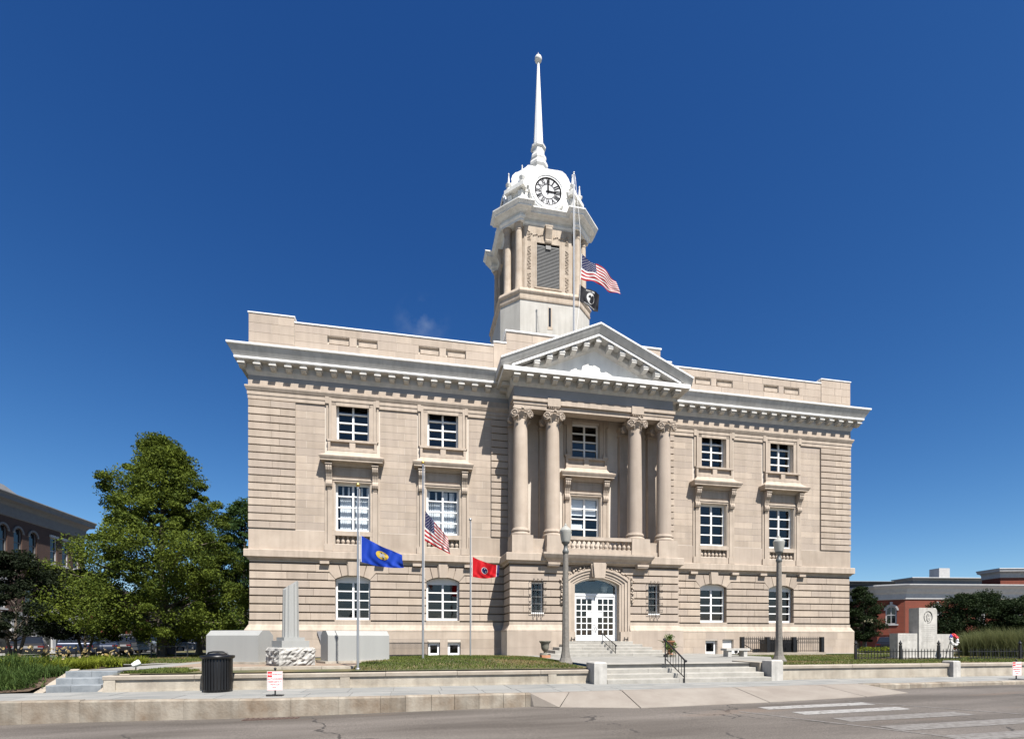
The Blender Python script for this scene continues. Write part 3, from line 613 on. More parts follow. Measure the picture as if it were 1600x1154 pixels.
# pediment
TS = .44
def T(x): return 15.56 - TS*abs(x)
m = MB(); pro = [(.5, .0), (-2.12, .0), (-2.12, -.075), (-2.10, -.09), (-2.04, -.20), (-1.95, -.34), (-1.90, -.40), (-1.90, -.50), (-1.44, -.51)]
for sg in (-1, 1):
    xe = EX+.715; m.loft([[(0, y, T(0)+dz) for y, dz in pro] + [(0, .5, T(0)-.51)], [(sg*xe, y, max(13.12, T(xe)+dz)) for y, dz in pro] + [(sg*xe, .5, 13.12)]], cap=True)
PED = m.build('pediment', CORNICE, CH)
m = MB()
for sg in (-1, 1):
    xe = EX+.72
    for ya, yb2, d0, d1 in ((-2.135, -1.9, -.055, .02), (-1.915, -1.88, -.50, -.405)):
        xe2 = xe if d0 > -.2 else 4.2
        m.loft([[(0, ya, T(0)+d0), (0, ya, T(0)+d1), (0, yb2 if d0 < -.2 else .5, T(0)+d1), (0, yb2, T(0)+d0)], [(sg*xe2, ya, T(xe2)+d0), (sg*xe2, ya, T(xe2)+d1), (sg*xe2, yb2 if d0 < -.2 else .5, T(xe2)+d1), (sg*xe2, yb2, T(xe2)+d0)]])
m.build('raking_edge', WHITE, PED)
m = MB()                        # bed mould under the raking corona
for sg in (-1, 1):
    xe = 3.6; m.loft([[(0, -1.46, T(0)-.50), (0, -1.46, T(0)-.74), (0, -1.40, T(0)-.80), (0, -1.30, T(0)-.86), (0, -1.2, T(0)-.86), (0, -1.2, T(0)-.50)], [(sg*xe, -1.46, T(xe)-.50), (sg*xe, -1.46, T(xe)-.74), (sg*xe, -1.40, T(xe)-.80), (sg*xe, -1.30, T(xe)-.86), (sg*xe, -1.2, T(xe)-.86), (sg*xe, -1.2, T(xe)-.50)]])
m.build('bed_mould', CORNICE, PED)
MB().prism([(-4.2, 13.1), (4.2, 13.1), (0, 15.05)], -1.28, -1.20).build('tympanum', WHITE_T, PED)
for i in range(-6, 7):
    x = i*.60; t = T(x)-.505; sl = -TS*(1 if x > 0 else (-1 if x < 0 else 0)); m = MB(); w = .125
    if T(x)-.80 < 13.2: continue
    m.add([(x-w, -1.84, t-sl*w), (x+w, -1.84, t+sl*w), (x+w, -1.84, t-.24), (x-w, -1.84, t-.24), (x-w, -1.44, t-sl*w), (x+w, -1.44, t+sl*w), (x+w, -1.44, t-.29), (x-w, -1.44, t-.29)],
          [(0, 1, 2, 3), (4, 5, 6, 7), (0, 1, 5, 4), (1, 2, 6, 5), (2, 3, 7, 6), (3, 0, 4, 7)])
    m.box(x-w-.02, x+w+.02, -1.86, -1.44, t-.10-abs(sl)*w, t-.05-abs(sl)*w); m.build('modillion', CORNICE, PED)
m = MB()
for sg in (-1, 1): m.loft([[(0, -1.25, T(0)-.05), (0, 3.2, T(0)-.05), (0, 3.2, 13.2), (0, -1.24, 13.2)], [(sg*4.55, -1.25, T(4.55)-.05), (sg*4.55, 3.2, T(4.55)-.05), (sg*4.55, 3.2, 13.2), (sg*4.55, -1.24, 13.2)]])
m.build('pediment_roof', CORNICE, PED)

# ---- entrance
def arch_path(hw, z0, zs, zc, n=16): return [(-hw, z0)] + [(-hw+2*hw*i/n, arch_z(-hw+2*hw*i/n, hw, zs, zc)) for i in range(n+1)] + [(hw, z0)]
def arch_band(m, a, b, y0, y1):
    n = len(a); vs = [(p[0], y0, p[1]) for p in a] + [(p[0], y0, p[1]) for p in b] + [(p[0], y1, p[1]) for p in a] + [(p[0], y1, p[1]) for p in b]
    fs = []
    for i in range(n-1): fs += [(i, i+1, n+i+1, n+i), (i, 2*n+i, 2*n+i+1, i+1), (n+i, n+i+1, 3*n+i+1, 3*n+i)]
    m.add(vs, fs)
m = MB(); Zb = .70
A = [arch_path(1.12, Zb, 3.40, 3.72), arch_path(1.22, Zb, 3.44, 3.82), arch_path(1.36, Zb, 3.50, 3.95), arch_path(1.50, Zb, 3.56, 4.08), arch_path(1.58, Zb, 3.60, 4.15), arch_path(1.66, Zb, 3.64, 4.20)]
arch_band(m, A[0], A[1], PY-.02, PY+.32); arch_band(m, A[1], A[2], PY-.05, PY+.1); arch_band(m, A[2], A[3], PY-.10, PY+.1); arch_band(m, A[3], A[4], PY-.15, PY+.1); arch_band(m, A[4], A[5], PY-.07, PY+.1)
for sg in (-1, 1): m.box(*mir(1.13, 1.70, sg), PY-.17, PY+.1, Zb, 1.16)
DS = m.build('door_surround', STONE_PLAIN, CH)
m = MB(); m.prism([(-.24, 3.68), (.24, 3.68), (.31, 4.40), (-.31, 4.40)], PY-.34, PY); m.prism([(-.31, 3.74), (.31, 3.74), (.38, 4.36), (-.38, 4.36)], PY-.24, PY+.01); m.build('keystone', STONE_PLAIN, DS)
m = MB(); rg = random.Random(3); gp = arch_path(1.76, 2.55, 3.66, 4.22, 30)
for (xa, za), (xb, zb) in zip(gp[:-1], gp[1:]):
    L = math.hypot(xb-xa, zb-za); k = max(2, int(L/.045))
    for i in range(k):
        t = i/k; m.sphere((xa+(xb-xa)*t+rg.uniform(-.07, .07), PY-.06+rg.uniform(-.03, .02), za+(zb-za)*t+rg.uniform(-.06, .06)), rg.uniform(.03, .06), 6, 4)
g = m.build('carved_garland', STONE_PLAIN, DS, smooth=60); g['kind'] = 'stuff'
DY = PY+.30
m = MB(); m.box(-1.12, -.98, DY, DY+.12, .72, 2.95); m.box(.98, 1.12, DY, DY+.12, .72, 2.95); m.box(-1.12, 1.12, DY-.01, DY+.12, 2.87, 3.0); pth = arch_path(1.12, 3.0, 3.40, 3.72); pin = arch_path(1.06, 3.0, 3.36, 3.66); arch_band(m, pin, pth, DY, DY+.12)
DF = m.build('door_frame', WHITE, CH)
tr = MB(); tr.prism(arch_path(1.07, 3.0, 3.365, 3.665), DY+.06, DY+.065); tr.build('transom_pane', GLASS, DF)
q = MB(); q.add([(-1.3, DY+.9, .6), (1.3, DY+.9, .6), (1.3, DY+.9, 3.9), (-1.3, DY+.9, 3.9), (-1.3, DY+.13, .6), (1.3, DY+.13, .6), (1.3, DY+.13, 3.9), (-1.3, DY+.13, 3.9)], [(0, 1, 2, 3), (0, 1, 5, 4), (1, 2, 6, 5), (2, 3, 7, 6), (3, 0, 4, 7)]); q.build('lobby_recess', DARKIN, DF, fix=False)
for sg in (-1, 1):
    m = MB(); e0, e1 = .012, .975; w0, w1 = .155, .935; cols, rows = 3, 6; zb, zt = 1.0, 2.74; br = .045
    m.box(*mir(e0, w0, sg), DY+.02, DY+.07, .73, 2.865); m.box(*mir(w1, e1, sg), DY+.02, DY+.07, .73, 2.865); m.box(*mir(w0, w1, sg), DY+.02, DY+.07, .73, zb); m.box(*mir(w0, w1, sg), DY+.02, DY+.07, zt, 2.865)
    cw = (w1-w0+br)/cols; rh = (zt-zb+br)/rows
    for i in range(1, cols): m.box(*mir(w0+i*cw-br, w0+i*cw, sg), DY+.015, DY+.06, zb, zt)
    for k in range(1, rows):
        for i in range(cols): m.box(*mir(w0+i*cw, w0+(i+1)*cw-br, sg), DY+.015, DY+.06, zb+k*rh-br, zb+k*rh)
    DR = m.build('door', WHITE, CH)
    for i in range(cols):
        for k in range(rows):
            a, b = mir(w0+i*cw, w0+(i+1)*cw-br, sg); c0, c1 = zb+k*rh, zb+(k+1)*rh-br
            MB().add([(a, DY+.05, c0), (b, DY+.05, c0), (b, DY+.05, c1), (a, DY+.05, c1)], [(0, 1, 2, 3)]).build('pane', GLASS, DR, fix=False)
    a, b = mir(w0+.01, w0+cw-br-.01, sg); MB().box(a, b, DY+.041, DY+.044, zb+3*rh+.01, zb+4*rh-br-.01).build('paper_notice', SIGNW, DR)
    h = MB(); h.tube([(sg*.06, DY+.02, 1.52), (sg*.06, DY-.05, 1.50), (sg*.10, DY-.06, 1.40), (sg*.05, DY-.06, 1.30), (sg*.09, DY-.05, 1.22), (sg*.07, DY+.02, 1.20)], .013, 6); h.build('handle', STEEL, DR, smooth=60)
MB().lathe([(.02, 3.62), (.03, 3.5), (.17, 3.40), (.19, 3.36), (.17, 3.33), (.13, 3.12), (.10, 3.08), (.02, 3.05)], .62, DY+.35, 12).build('hanging_lantern', FROST, DF, smooth=40)
# barred slit windows
for sg in (-1, 1):
    xc = sg*2.93; m = MB(); m.box(xc-.29, xc-.23, PY+.25, PY+.31, 2.0, 3.47); m.box(xc+.23, xc+.29, PY+.25, PY+.31, 2.0, 3.47); m.box(xc-.23, xc+.23, PY+.25, PY+.31, 3.40, 3.47); m.box(xc-.30, xc+.30, PY-.01, PY+.35, 1.985, 2.05)
    W = m.build('slit_window', WHITE, CH); MB().add([(xc-.23, PY+.29, 2.05), (xc+.23, PY+.29, 2.05), (xc+.23, PY+.29, 3.40), (xc-.23, PY+.29, 3.40)], [(0, 1, 2, 3)]).build('pane', GLASS, W, fix=False)
    MB().box(xc-.29, xc+.29, PY+.5, PY+.52, 1.9, 3.5).build('room_recess', DARKIN, W)
    m = MB()
    for i in (-1, 0, 1): m.tube([(xc+i*.19, PY-.01, 3.62), (xc+i*.19+.03, PY-.10, 3.58), (xc+i*.19, PY-.14, 3.48), (xc+i*.19, PY-.14, 2.0), (xc+i*.19+.02, PY-.12, 1.86), (xc+i*.19, PY-.02, 1.80)], .013, 5)
    for k in range(5):
        z = 2.12+k*.32
        m.tube([(xc-.36, PY-.0, z+.10), (xc-.40, PY-.08, z+.12), (xc-.38, PY-.14, z), (xc+.38, PY-.14, z), (xc+.40, PY-.08, z+.12), (xc+.36, PY, z+.10)], .012, 5)
    m.build('iron_grille', IRON, W, smooth=60)
# ================================================================== parapet
PZ0, PZ1 = 13.69, 15.12
pan = [(-12.47, -11.49), (-11.17, -10.23), (-8.34, -7.36), (-7.05, -6.09)]
for sg in (-1, 1):
    pz = pan if sg < 0 else [mir(-b, -a, 1) for a, b in pan]
    pz = sorted(pz); lo, hi = mir(4.74, 13.87, sg); op = [(a, b, 14.34, 14.74) for a, b in pz]
    m = MB(); panel(m, lo, hi, 13.6, PZ1, .012, op, .16); m.add([(lo, .16, 14.2), (hi, .16, 14.2), (hi, .16, 14.9), (lo, .16, 14.9)], [(0, 1, 2, 3)]); m.add([(lo, .45, 13.6), (hi, .45, 13.6), (hi, .45, PZ1), (lo, .45, PZ1)], [(0, 1, 2, 3)])
    PAR = m.build('parapet', MORTAR, CH, fix=False)
    for a, b in pz: MB().box(a+.09, b-.04, .05, .16, 14.40, 14.585).build('panel_field', STONE_PLAIN, PAR)
    for k, (z0, z1) in enumerate(((13.69, 14.02), (14.02, 14.335), (14.335, 14.745), (14.745, 15.115))):
        e = [lo] + ([v for a, b in pz for v in (a, b)] if k == 2 else []) + [hi]
        for e0, e1 in zip(e[0::2], e[1::2]): course('parapet_block', e0, e1, 0, .013, z0+.006, z1-.006, 1.25, STONE, PAR, gap=.014, offset=k % 2)
    m = MB(); m.box(lo, hi, -.035, .48, PZ1, PZ1+.055); m.build('coping', WHITE, PAR)
    lo, hi = mir(13.87, WX+.02, sg); m = MB(); m.box(lo+.004, hi-.004, -.018, 1.9, 13.6, 15.35); COR = m.build('parapet_pier', MORTAR, CH)
    for k in range(4): course('parapet_block', lo, hi, -.03, -.017, 13.69+k*.413+.006, 13.69+(k+1)*.413-.006, .95, STONE, COR, gap=.014, offset=k % 2)
    MB().box(lo-.03, hi+.03, -.06, 1.93, 15.35, 15.40).build('coping', WHITE, COR)
    x0 = sg*(WX); MB().box(*mir(WX-.4, WX, sg), 1.9, 17.9, 13.6, 15.12).build('side_parapet', STONE_PLAIN, CH)
    lo, hi = mir(4.10, 4.74, sg); m = MB(); m.box(lo, hi, -.02, 1.2, 13.5, 15.30); PS = m.build('parapet_step', STONE, CH); MB().box(lo, hi, -.05, 1.22, 15.30, 15.36).build('coping', WHITE, PS)
m = MB(); m.box(-4.10, 4.10, .02, 3.0, 13.4, 15.92); CB = m.build('attic_block', MORTAR, CH)
for k in range(5):
    for sg in (-1, 1): course('parapet_block', *mir(1.2, 4.11, sg), .0, .025, 13.75+k*.433+.006, 13.75+(k+1)*.433-.006, 1.2, STONE, CB, gap=.014, offset=k % 2)
MB().box(-4.15, 4.15, -.05, 3.03, 15.92, 15.985).build('coping', WHITE, CB)
# ================================================================== clock tower
TY = 9.7; TM = Matrix.Translation((0, TY, 0))
def oct_ring(a, b, z): return [(-b, -a, z), (b, -a, z), (a, -b, z), (a, b, z), (b, a, z), (-b, a, z), (-a, b, z), (-a, -b, z)]
def oct_path(a, b): return [(p[0], p[1]) for p in oct_ring(a, b, 0)]
def notch_path(a, b, d, bi):
    """octagon whose four main sides are set back by d between +-bi (diagonal blocks stand proud)"""
    q = [(-bi, -a+d), (bi, -a+d), (bi, -a), (b, -a), (a, -b), (a, -bi), (a-d, -bi)]; out = []
    for k in range(4):
        c, s = [(1, 0), (0, 1), (-1, 0), (0, -1)][k]
        out += [(x*c - y*s, x*s + y*c) for x, y in q]
    # drop the duplicated joints between quarters
    res = []
    for p in out:
        if not res or math.hypot(p[0]-res[-1][0], p[1]-res[-1][1]) > 1e-4: res.append(p)
    if math.hypot(res[0][0]-res[-1][0], res[0][1]-res[-1][1]) < 1e-4: res.pop()
    return res
ta, tb = 3.02, 1.95
m = MB(); m.loft([oct_ring(ta+.0, tb+.0, 13.3), oct_ring(ta, tb, 22.22)]); m.xf(TM); TW = m.build('clock_tower', PALE, CH)
# shallow course lines and slit window on the pale stage
m = MB(); m.box(-.17, .17, -ta-.015, -ta+.02, 20.45, 20.62); m.xf(TM); m.build('slit_sill', TSTONE, TW)
m = MB(); m.box(-.13, .13, -ta-.012, -ta+.05, 20.62, 21.85); m.xf(TM); m.build('slit_window', TSTONE, TW)
m = MB(); m.box(-.09, .05, -ta-.02, -ta+.05, 20.64, 21.83); m.xf(TM); m.build('slit_pane', CARGLASS, TW)
m = MB(); m.mould(oct_path(ta, tb), [(0, 22.15), (.05, 22.17), (.07, 22.26), (.04, 22.29), (.04, 22.55), (.08, 22.57), (.13, 22.66), (.13, 22.72), (.02, 22.92), (-.35, 22.98)], closed=True); m.xf(TM); m.build('tower_belt', TSTONE, TW)
# scrolled shoulders at the foot of the stage on the flanks
for sg in (-1, 1):
    m = MB(); m.prism([(sg*3.0, 15.0), (sg*3.75, 15.0), (sg*3.75, 17.6), (sg*3.85, 17.7), (sg*3.85, 18.3), (sg*3.6, 18.6), (sg*3.3, 19.3), (sg*3.12, 20.4), (sg*3.0, 20.6)], 0.4, 2.6); m.xf(TM); m.build('tower_scroll', TSTONE, TW)
# belfry stage
ba, bb = 2.50, 1.66
m = MB(); m.loft([oct_ring(ba, bb, 22.8), oct_ring(ba, bb, 27.4)]); m.xf(TM); BEL = m.build('belfry', TSTONE, CH)
def louver_bay(k):
    RT = TM @ Matrix.Rotation(k*PI/2, 4, 'Z'); f = -ba
    m = MB()
    m.box(-1.58, -.86, f-.06, f+.02, 22.95, 27.25); m.box(.86, 1.58, f-.06, f+.02, 22.95, 27.25); m.box(-.86, .86, f-.06, f+.02, 26.34, 27.25); m.box(-.86, .86, f-.06, f+.02, 22.95, 23.36)
    m.box(-.90, .90, f-.14, f+.02, 23.28, 23.38)
    m.xf(RT); m.build('belfry_panel', TSTONE, BEL)
    m = MB()
    for (xa, xb, za, zb) in ((-.86, -.76, 23.38, 26.34), (.76, .86, 23.38, 26.34), (-.76, .76, 26.24, 26.34)): m.box(xa, xb, f-.09, f+.02, za, zb)
    m.xf(RT); m.build('louver_frame', TSTONE, BEL)
    MB().box(-.76, .76, f-.012, f+.0, 23.38, 26.24).xf(RT).build('louver_back', DARKIN, BEL)
    n = 30
    for i in range(n):
        z = 23.42 + i*(26.05-23.42)/(n-1)
        MB().prism([(f-.075, z-.03), (f-.065, z-.04), (f-.018, z+.045), (f-.028, z+.055)], -.75, .75, 'x').xf(RT).build('louver_slat', SLAT, BEL)
    if k == 0: MB().box(-.17, .17, f-.13, f-.07, 25.86, 26.10).xf(RT).build('loudspeaker', BLACKP, BEL)
    # carved ornament down the jambs and along the head
    m = MB(); rg = random.Random(k)
    for sg in (-1, 1):
        for i in range(34):
            z = 23.3 + i*.108
            if i in (9, 10, 25, 26, 27): continue
            m.box(*mir(1.14, 1.38, sg), f-.085, f-.05, z, z+.03) if i % 3 else m.sphere((sg*1.26, f-.07, z), .06, 6, 4)
            m.sphere((sg*(1.19+.14*(i % 2)), f-.07, z+.06), .04, 6, 4)
    for i in range(22):
        x = -1.2 + i*2.4/21
        if abs(x) > .34: m.sphere((x, f-.07, 26.72+.05*math.sin(i*2.1)), .055, 6, 4)
    m.xf(RT); o = m.build('carved_ornament', TSTONE, BEL, smooth=60); o['kind'] = 'stuff'
    m = MB(); m.prism([(f-.05, 27.24), (f-.34, 27.24), (f-.36, 27.02), (f-.24, 26.72), (f-.16, 26.48), (f-.22, 26.38), (f-.18, 26.26), (f-.05, 26.24)], -.21, .21, 'x'); m.box(-.26, .26, f-.36, f, 27.16, 27.26); m.xf(RT); m.build('keystone', TSTONE, BEL)
for k in (0, 1, 3): louver_bay(k)
# paired columns on the diagonals
for k in range(4):
    RT = TM @ Matrix.Rotation(PI/4 + k*PI/2, 4, 'Z')
    for sx in (-1, 1):
        m = MB(); m.lathe([(r_, 22.9+(z_-22.9)*1.062) for r_, z_ in ((.30, 22.9), (.30, 23.0), (.27, 23.06), (.245, 23.12), (.24, 24.2), (.225, 25.6), (.205, 26.55), (.23, 26.57), (.23, 26.62), (.21, 26.64), (.21, 26.74), (.27, 26.84), (.29, 26.86), (.29, 26.96))], sx*.43, -3.17, 20); m.xf(RT); m.build('tower_column', TSTONE, BEL, smooth=35)
# entablature: diagonal blocks proud of the main sides
npth = notch_path(ta, tb, .46, 1.64)
m = MB(); m.mould(npth, [(-.5, 27.19), (-.05, 27.20), (-.05, 27.32), (-.01, 27.34), (.04, 27.42), (.05, 27.46), (-.03, 27.48), (-.03, 27.68), (.03, 27.70), (.10, 27.76), (.14, 27.79), (.36, 27.81), (.38, 27.82), (.38, 27.90), (.40, 27.91), (.45, 27.97), (.51, 28.04), (.53, 28.05), (.53, 28.12), (.2, 28.24), (-.5, 28.32)], closed=True)
m.xf(TM); m.build('tower_cornice', WHITE_T, BEL)
m = MB(); m.loft([oct_ring(ta-.62, tb-.4, 27.18), oct_ring(ta-.62, tb-.4, 28.3)]); m.xf(TM); m.build('cornice_core', WHITE_T, BEL)
# clock stage
ca, cb = 2.28, 1.70
m = MB(); m.loft([oct_ring(ca+.20, cb+.14, 28.2), oct_ring(ca+.20, cb+.14, 28.55), oct_ring(ca+.06, cb+.05, 28.68), oct_ring(ca, cb, 28.75), oct_ring(ca, cb, 30.3)]); m.xf(TM); CS = m.build('clock_stage', WHITE_T, CH)
m = MB(); m.mould(oct_path(ca, cb), [(0, 29.62), (.03, 29.64), (.03, 29.80), (.06, 29.86), (.09, 29.92), (.14, 29.95), (.15, 30.06), (.08, 30.12), (0, 30.18)], closed=True); m.xf(TM); m.build('stage_cornice', WHITE_T, CS)
prof = [(30.1, 2.22, 1.62), (30.6, 2.22, 1.58), (31.0, 2.17, 1.48), (31.4, 2.05, 1.32), (31.75, 1.84, 1.15), (32.05, 1.54, .95), (32.35, 1.21, .74), (32.6, .94, .5), (32.78, .76, .38), (32.84, .72, .36)]
m = MB(); m.loft([oct_ring(a, b, z) for z, a, b in prof]); m.xf(TM); m.build('dome', WHITE, CS, smooth=28)
for k in range(8):
    m = MB(); m.tube([(oct_ring(a+.005, b+.005, z)[k]) for z, a, b in prof], .035, 6); m.xf(TM); m.build('dome_rib', WHITE_T, CS, smooth=50)
CZ0, CR = 29.64, .86
ROM = ['XII', 'I', 'II', 'III', 'IIII', 'V', 'VI', 'VII', 'VIII', 'IX', 'X', 'XI']
def circ(r, n=40): return [(r*math.cos(2*PI*i/n), CZ0 + r*math.sin(2*PI*i/n)) for i in range(n)]
def ringp(m, r0, r1, y0, y1, n=40):
    for i in range(n):
        a, b = 2*PI*i/n, 2*PI*(i+1)/n; q = [(r0*math.cos(a), CZ0+r0*math.sin(a)), (r1*math.cos(a), CZ0+r1*math.sin(a)), (r1*math.cos(b), CZ0+r1*math.sin(b)), (r0*math.cos(b), CZ0+r0*math.sin(b))]
        m.prism(q, y0, y1)
for k in (0, 1, 3):
    RT = TM @ Matrix.Rotation(k*PI/2, 4, 'Z'); f = -ca - .27
    m = MB(); m.prism(circ(1.20), f+.03, -1.0); n = 12
    m.prism([(-1.26*math.cos(PI*i/n), CZ0+1.26*math.sin(PI*i/n)) for i in range(n+1)], f+.08, -1.0)
    m.xf(RT); m.build('clock_dormer', WHITE, CS, smooth=30)
    m = MB(); ringp(m, .90, 1.0, f-.05, f+.05); ringp(m, 1.0, 1.10, f-.09, f+.05); ringp(m, 1.10, 1.20, f-.045, f+.05); m.xf(RT); m.build('clock_surround', WHITE, CS, smooth=30)
    m = MB(); m.prism(circ(.905), f+.0, f+.03); m.xf(RT); m.build('clock_face', DIAL, CS)
    m = MB(); ringp(m, .82, .90, f-.012, f); ringp(m, .45, .485, f-.012, f)
    for i, s in enumerate(ROM):
        vs, fs = text_mesh(s, .40, offset=.012); th = -i*PI/6
        w = max(abs(v[0]) for v in vs) or 1; sx = min(1.25, .125/w)
        out = []
        for v in vs:
            px, pz = v[0]*sx, v[1]*1.10 + .645
            out.append((px*math.cos(th)-pz*math.sin(th), f-.008, CZ0 + px*math.sin(th)+pz*math.cos(th)))
        m.add(out, fs)
        b = MB(); q = [(-.012, .80), (.012, .80), (.012, .83), (-.012, .83)]
    m.xf(RT); m.build('clock_numerals', DARKG, CS, fix=False)
    def hand(th, L, w):
        q = [(-w*.6, -.14), (w*.6, -.14), (w, .1), (w*.8, L*.7), (w*1.5, L*.78), (0, L), (-w*1.5, L*.78), (-w*.8, L*.7), (-w, .1)]
        return [(x*math.cos(th)-z*math.sin(th), CZ0 + x*math.sin(th)+z*math.cos(th)) for x, z in q]
    MB().prism(hand(0, .80, .045), f-.05, f-.035).xf(RT).build('clock_hand', DARKG, CS)
    MB().prism(hand(-PI/2, .56, .055), f-.03, f-.016).xf(RT).build('clock_hand', DARKG, CS)
    MB().prism(circ(.06, 16), f-.07, f-.01).xf(RT).build('hand_boss', DARKG, CS)
# urn finials on the diagonals
for k in range(4):
    RT = TM @ Matrix.Rotation(PI/4 + k*PI/2, 4, 'Z')
    for sx in (-1, 1):
        m = MB(); m.lathe([(.16, 29.95), (.16, 30.10), (.085, 30.16), (.085, 30.22), (.19, 30.33), (.20, 30.40), (.11, 30.48), (.065, 30.54), (.05, 30.82), (.03, 31.05), (.05, 31.09), (.035, 31.13), (.005, 31.18)], sx*.52, -2.90, 14); m.xf(RT); m.build('urn_finial', WHITE_T, CS, smooth=45)
    # panels with small scroll brackets between the finials
    m = MB()
    for sx in (-1, 1): m.prism([(-2.70, 28.3), (-3.20, 28.3), (-3.24, 28.6), (-3.05, 28.85), (-2.95, 29.3), (-3.02, 29.55), (-2.70, 29.72)], sx*.40-.14, sx*.40+.14, 'x')
    m.box(-.74, .74, -3.12, -2.70, 29.72, 29.96); m.xf(RT); m.build('scroll_bracket', WHITE_T, CS)
# spire
def p8(l): return l
m = MB(); m.lathe([(r_, 32.75+(z_-33.40)*1.18) for r_, z_ in [(.70, 33.40), (.74, 33.46), (.74, 33.56), (.60, 33.70), (.56, 33.78), (.66, 33.92), (.68, 34.05), (.60, 34.20), (.50, 34.28), (.55, 34.38), (.56, 34.50), (.50, 34.62), (.42, 34.70), (.42, 34.98), (.52, 35.06), (.53, 35.16), (.46, 35.22), (.37, 35.26)]], 0, 0, 8, rot=PI/8); m.xf(TM); SPB = m.build('spire', WHITE_T, CH)
m = MB(); m.lathe([(.345, 34.93), (.075, 40.80)], 0, 0, 8, rot=PI/8); m.xf(TM); m.build('spire_needle', WHITE, SPB)
m = MB(); m.sphere((0, 0, 41.02), .25, 18, 12); m.lathe([(.03, 41.2), (.012, 41.5)], 0, 0, 6); m.xf(TM); m.build('spire_ball', WHITE_T, SPB, smooth=60)
# ================================================================== ground, road, pavements
def road_z(x): return -0.85 + 0.0145*(min(8, max(-20, x)) + 12)
def sheet(name, pts, z, material, kind='structure'):
    v = [(p[0], p[1], p[2] if len(p) > 2 else z) for p in pts]; o = MB().add(v, [tuple(range(len(v)))]).build(name, material, None, fix=False); return struct(o, kind)
GROUNDM = mat('far_ground', (0.10, 0.10, 0.075), 0.95, var=0.3, scale=0.05)
sheet('ground', [(-3000, -3000), (3000, -3000), (3000, 3000), (-3000, 3000)], -1.6, GROUNDM)
def asphalt(name, c1, c2, cracks=True):
    m = bpy.data.materials.new(name); m.use_nodes = True; N = m.node_tree.nodes; L = m.node_tree.links; b = N['Principled BSDF']; b.inputs['Roughness'].default_value = 0.9
    tc = N.new('ShaderNodeTexCoord'); mp = N.new('ShaderNodeMapping'); mp.inputs['Scale'].default_value = (0.22, 1.0, 1); L.new(tc.outputs['Object'], mp.inputs[0])
    n1 = N.new('ShaderNodeTexNoise'); n1.inputs['Scale'].default_value = 1.1; n1.inputs['Detail'].default_value = 5; L.new(mp.outputs[0], n1.inputs['Vector'])
    n2 = N.new('ShaderNodeTexNoise'); n2.inputs['Scale'].default_value = 42; n2.inputs['Detail'].default_value = 3; L.new(tc.outputs['Object'], n2.inputs['Vector'])
    r = N.new('ShaderNodeValToRGB'); r.color_ramp.elements[0].position = .35; r.color_ramp.elements[1].position = .68; r.color_ramp.elements[0].color = (*c1, 1); r.color_ramp.elements[1].color = (*c2, 1); L.new(n1.outputs[0], r.inputs[0])
    mr = N.new('ShaderNodeMapRange'); mr.inputs[1].default_value = .3; mr.inputs[2].default_value = .7; mr.inputs[3].default_value = .62; mr.inputs[4].default_value = 1.34; L.new(n2.outputs[0], mr.inputs[0])
    mx = N.new('ShaderNodeMix'); mx.data_type = 'RGBA'; mx.blend_type = 'MULTIPLY'; mx.inputs[0].default_value = 1; L.new(r.outputs[0], mx.inputs[6]); L.new(mr.outputs[0], mx.inputs[7]); cur = mx.outputs[2]
    if cracks:
        nd = N.new('ShaderNodeTexNoise'); nd.inputs['Scale'].default_value = 1.6; nd.inputs['Detail'].default_value = 4; L.new(tc.outputs['Object'], nd.inputs['Vector'])
        va = N.new('ShaderNodeMix'); va.data_type = 'VECTOR'; va.inputs[0].default_value = .45; L.new(tc.outputs['Object'], va.inputs[4]); L.new(nd.outputs['Color'], va.inputs[5])
        vo = N.new('ShaderNodeTexVoronoi'); vo.feature = 'DISTANCE_TO_EDGE'; vo.inputs['Scale'].default_value = .55; L.new(va.outputs[1], vo.inputs['Vector'])
        lt = N.new('ShaderNodeMath'); lt.operation = 'LESS_THAN'; lt.inputs[1].default_value = .0065; L.new(vo.outputs['Distance'], lt.inputs[0])
        nm = N.new('ShaderNodeTexNoise'); nm.inputs['Scale'].default_value = .45; L.new(tc.outputs['Object'], nm.inputs['Vector']); gt = N.new('ShaderNodeMath'); gt.operation = 'GREATER_THAN'; gt.inputs[1].default_value = .53; L.new(nm.outputs[0], gt.inputs[0])
        mu = N.new('ShaderNodeMath'); mu.operation = 'MULTIPLY'; L.new(lt.outputs[0], mu.inputs[0]); L.new(gt.outputs[0], mu.inputs[1])
        m2 = N.new('ShaderNodeMix'); m2.data_type = 'RGBA'; m2.inputs[7].default_value = (.035, .030, .026, 1); L.new(mu.outputs[0], m2.inputs[0]); L.new(cur, m2.inputs[6]); cur = m2.outputs[2]
        # small rust stain with its own outline
        ns = N.new('ShaderNodeTexNoise'); ns.inputs['Scale'].default_value = .8; ns.inputs['Detail'].default_value = 6; L.new(mp.outputs[0], ns.inputs['Vector']); rs = N.new('ShaderNodeValToRGB'); rs.color_ramp.elements[0].position = .64; rs.color_ramp.elements[1].position = .80; L.new(ns.outputs[0], rs.inputs[0])
        m3 = N.new('ShaderNodeMix'); m3.data_type = 'RGBA'; m3.inputs[7].default_value = (.15, .095, .06, 1); mm = N.new('ShaderNodeMath'); mm.operation = 'MULTIPLY'; mm.inputs[1].default_value = .55; L.new(rs.outputs[0], mm.inputs[0]); L.new(mm.outputs[0], m3.inputs[0]); L.new(cur, m3.inputs[6]); cur = m3.outputs[2]
    L.new(cur, b.inputs['Base Color']); bp = N.new('ShaderNodeBump'); bp.inputs['Strength'].default_value = .3; bp.inputs['Distance'].default_value = .01; L.new(n2.outputs[0], bp.inputs['Height']); L.new(bp.outputs[0], b.inputs['Normal'])
    return m
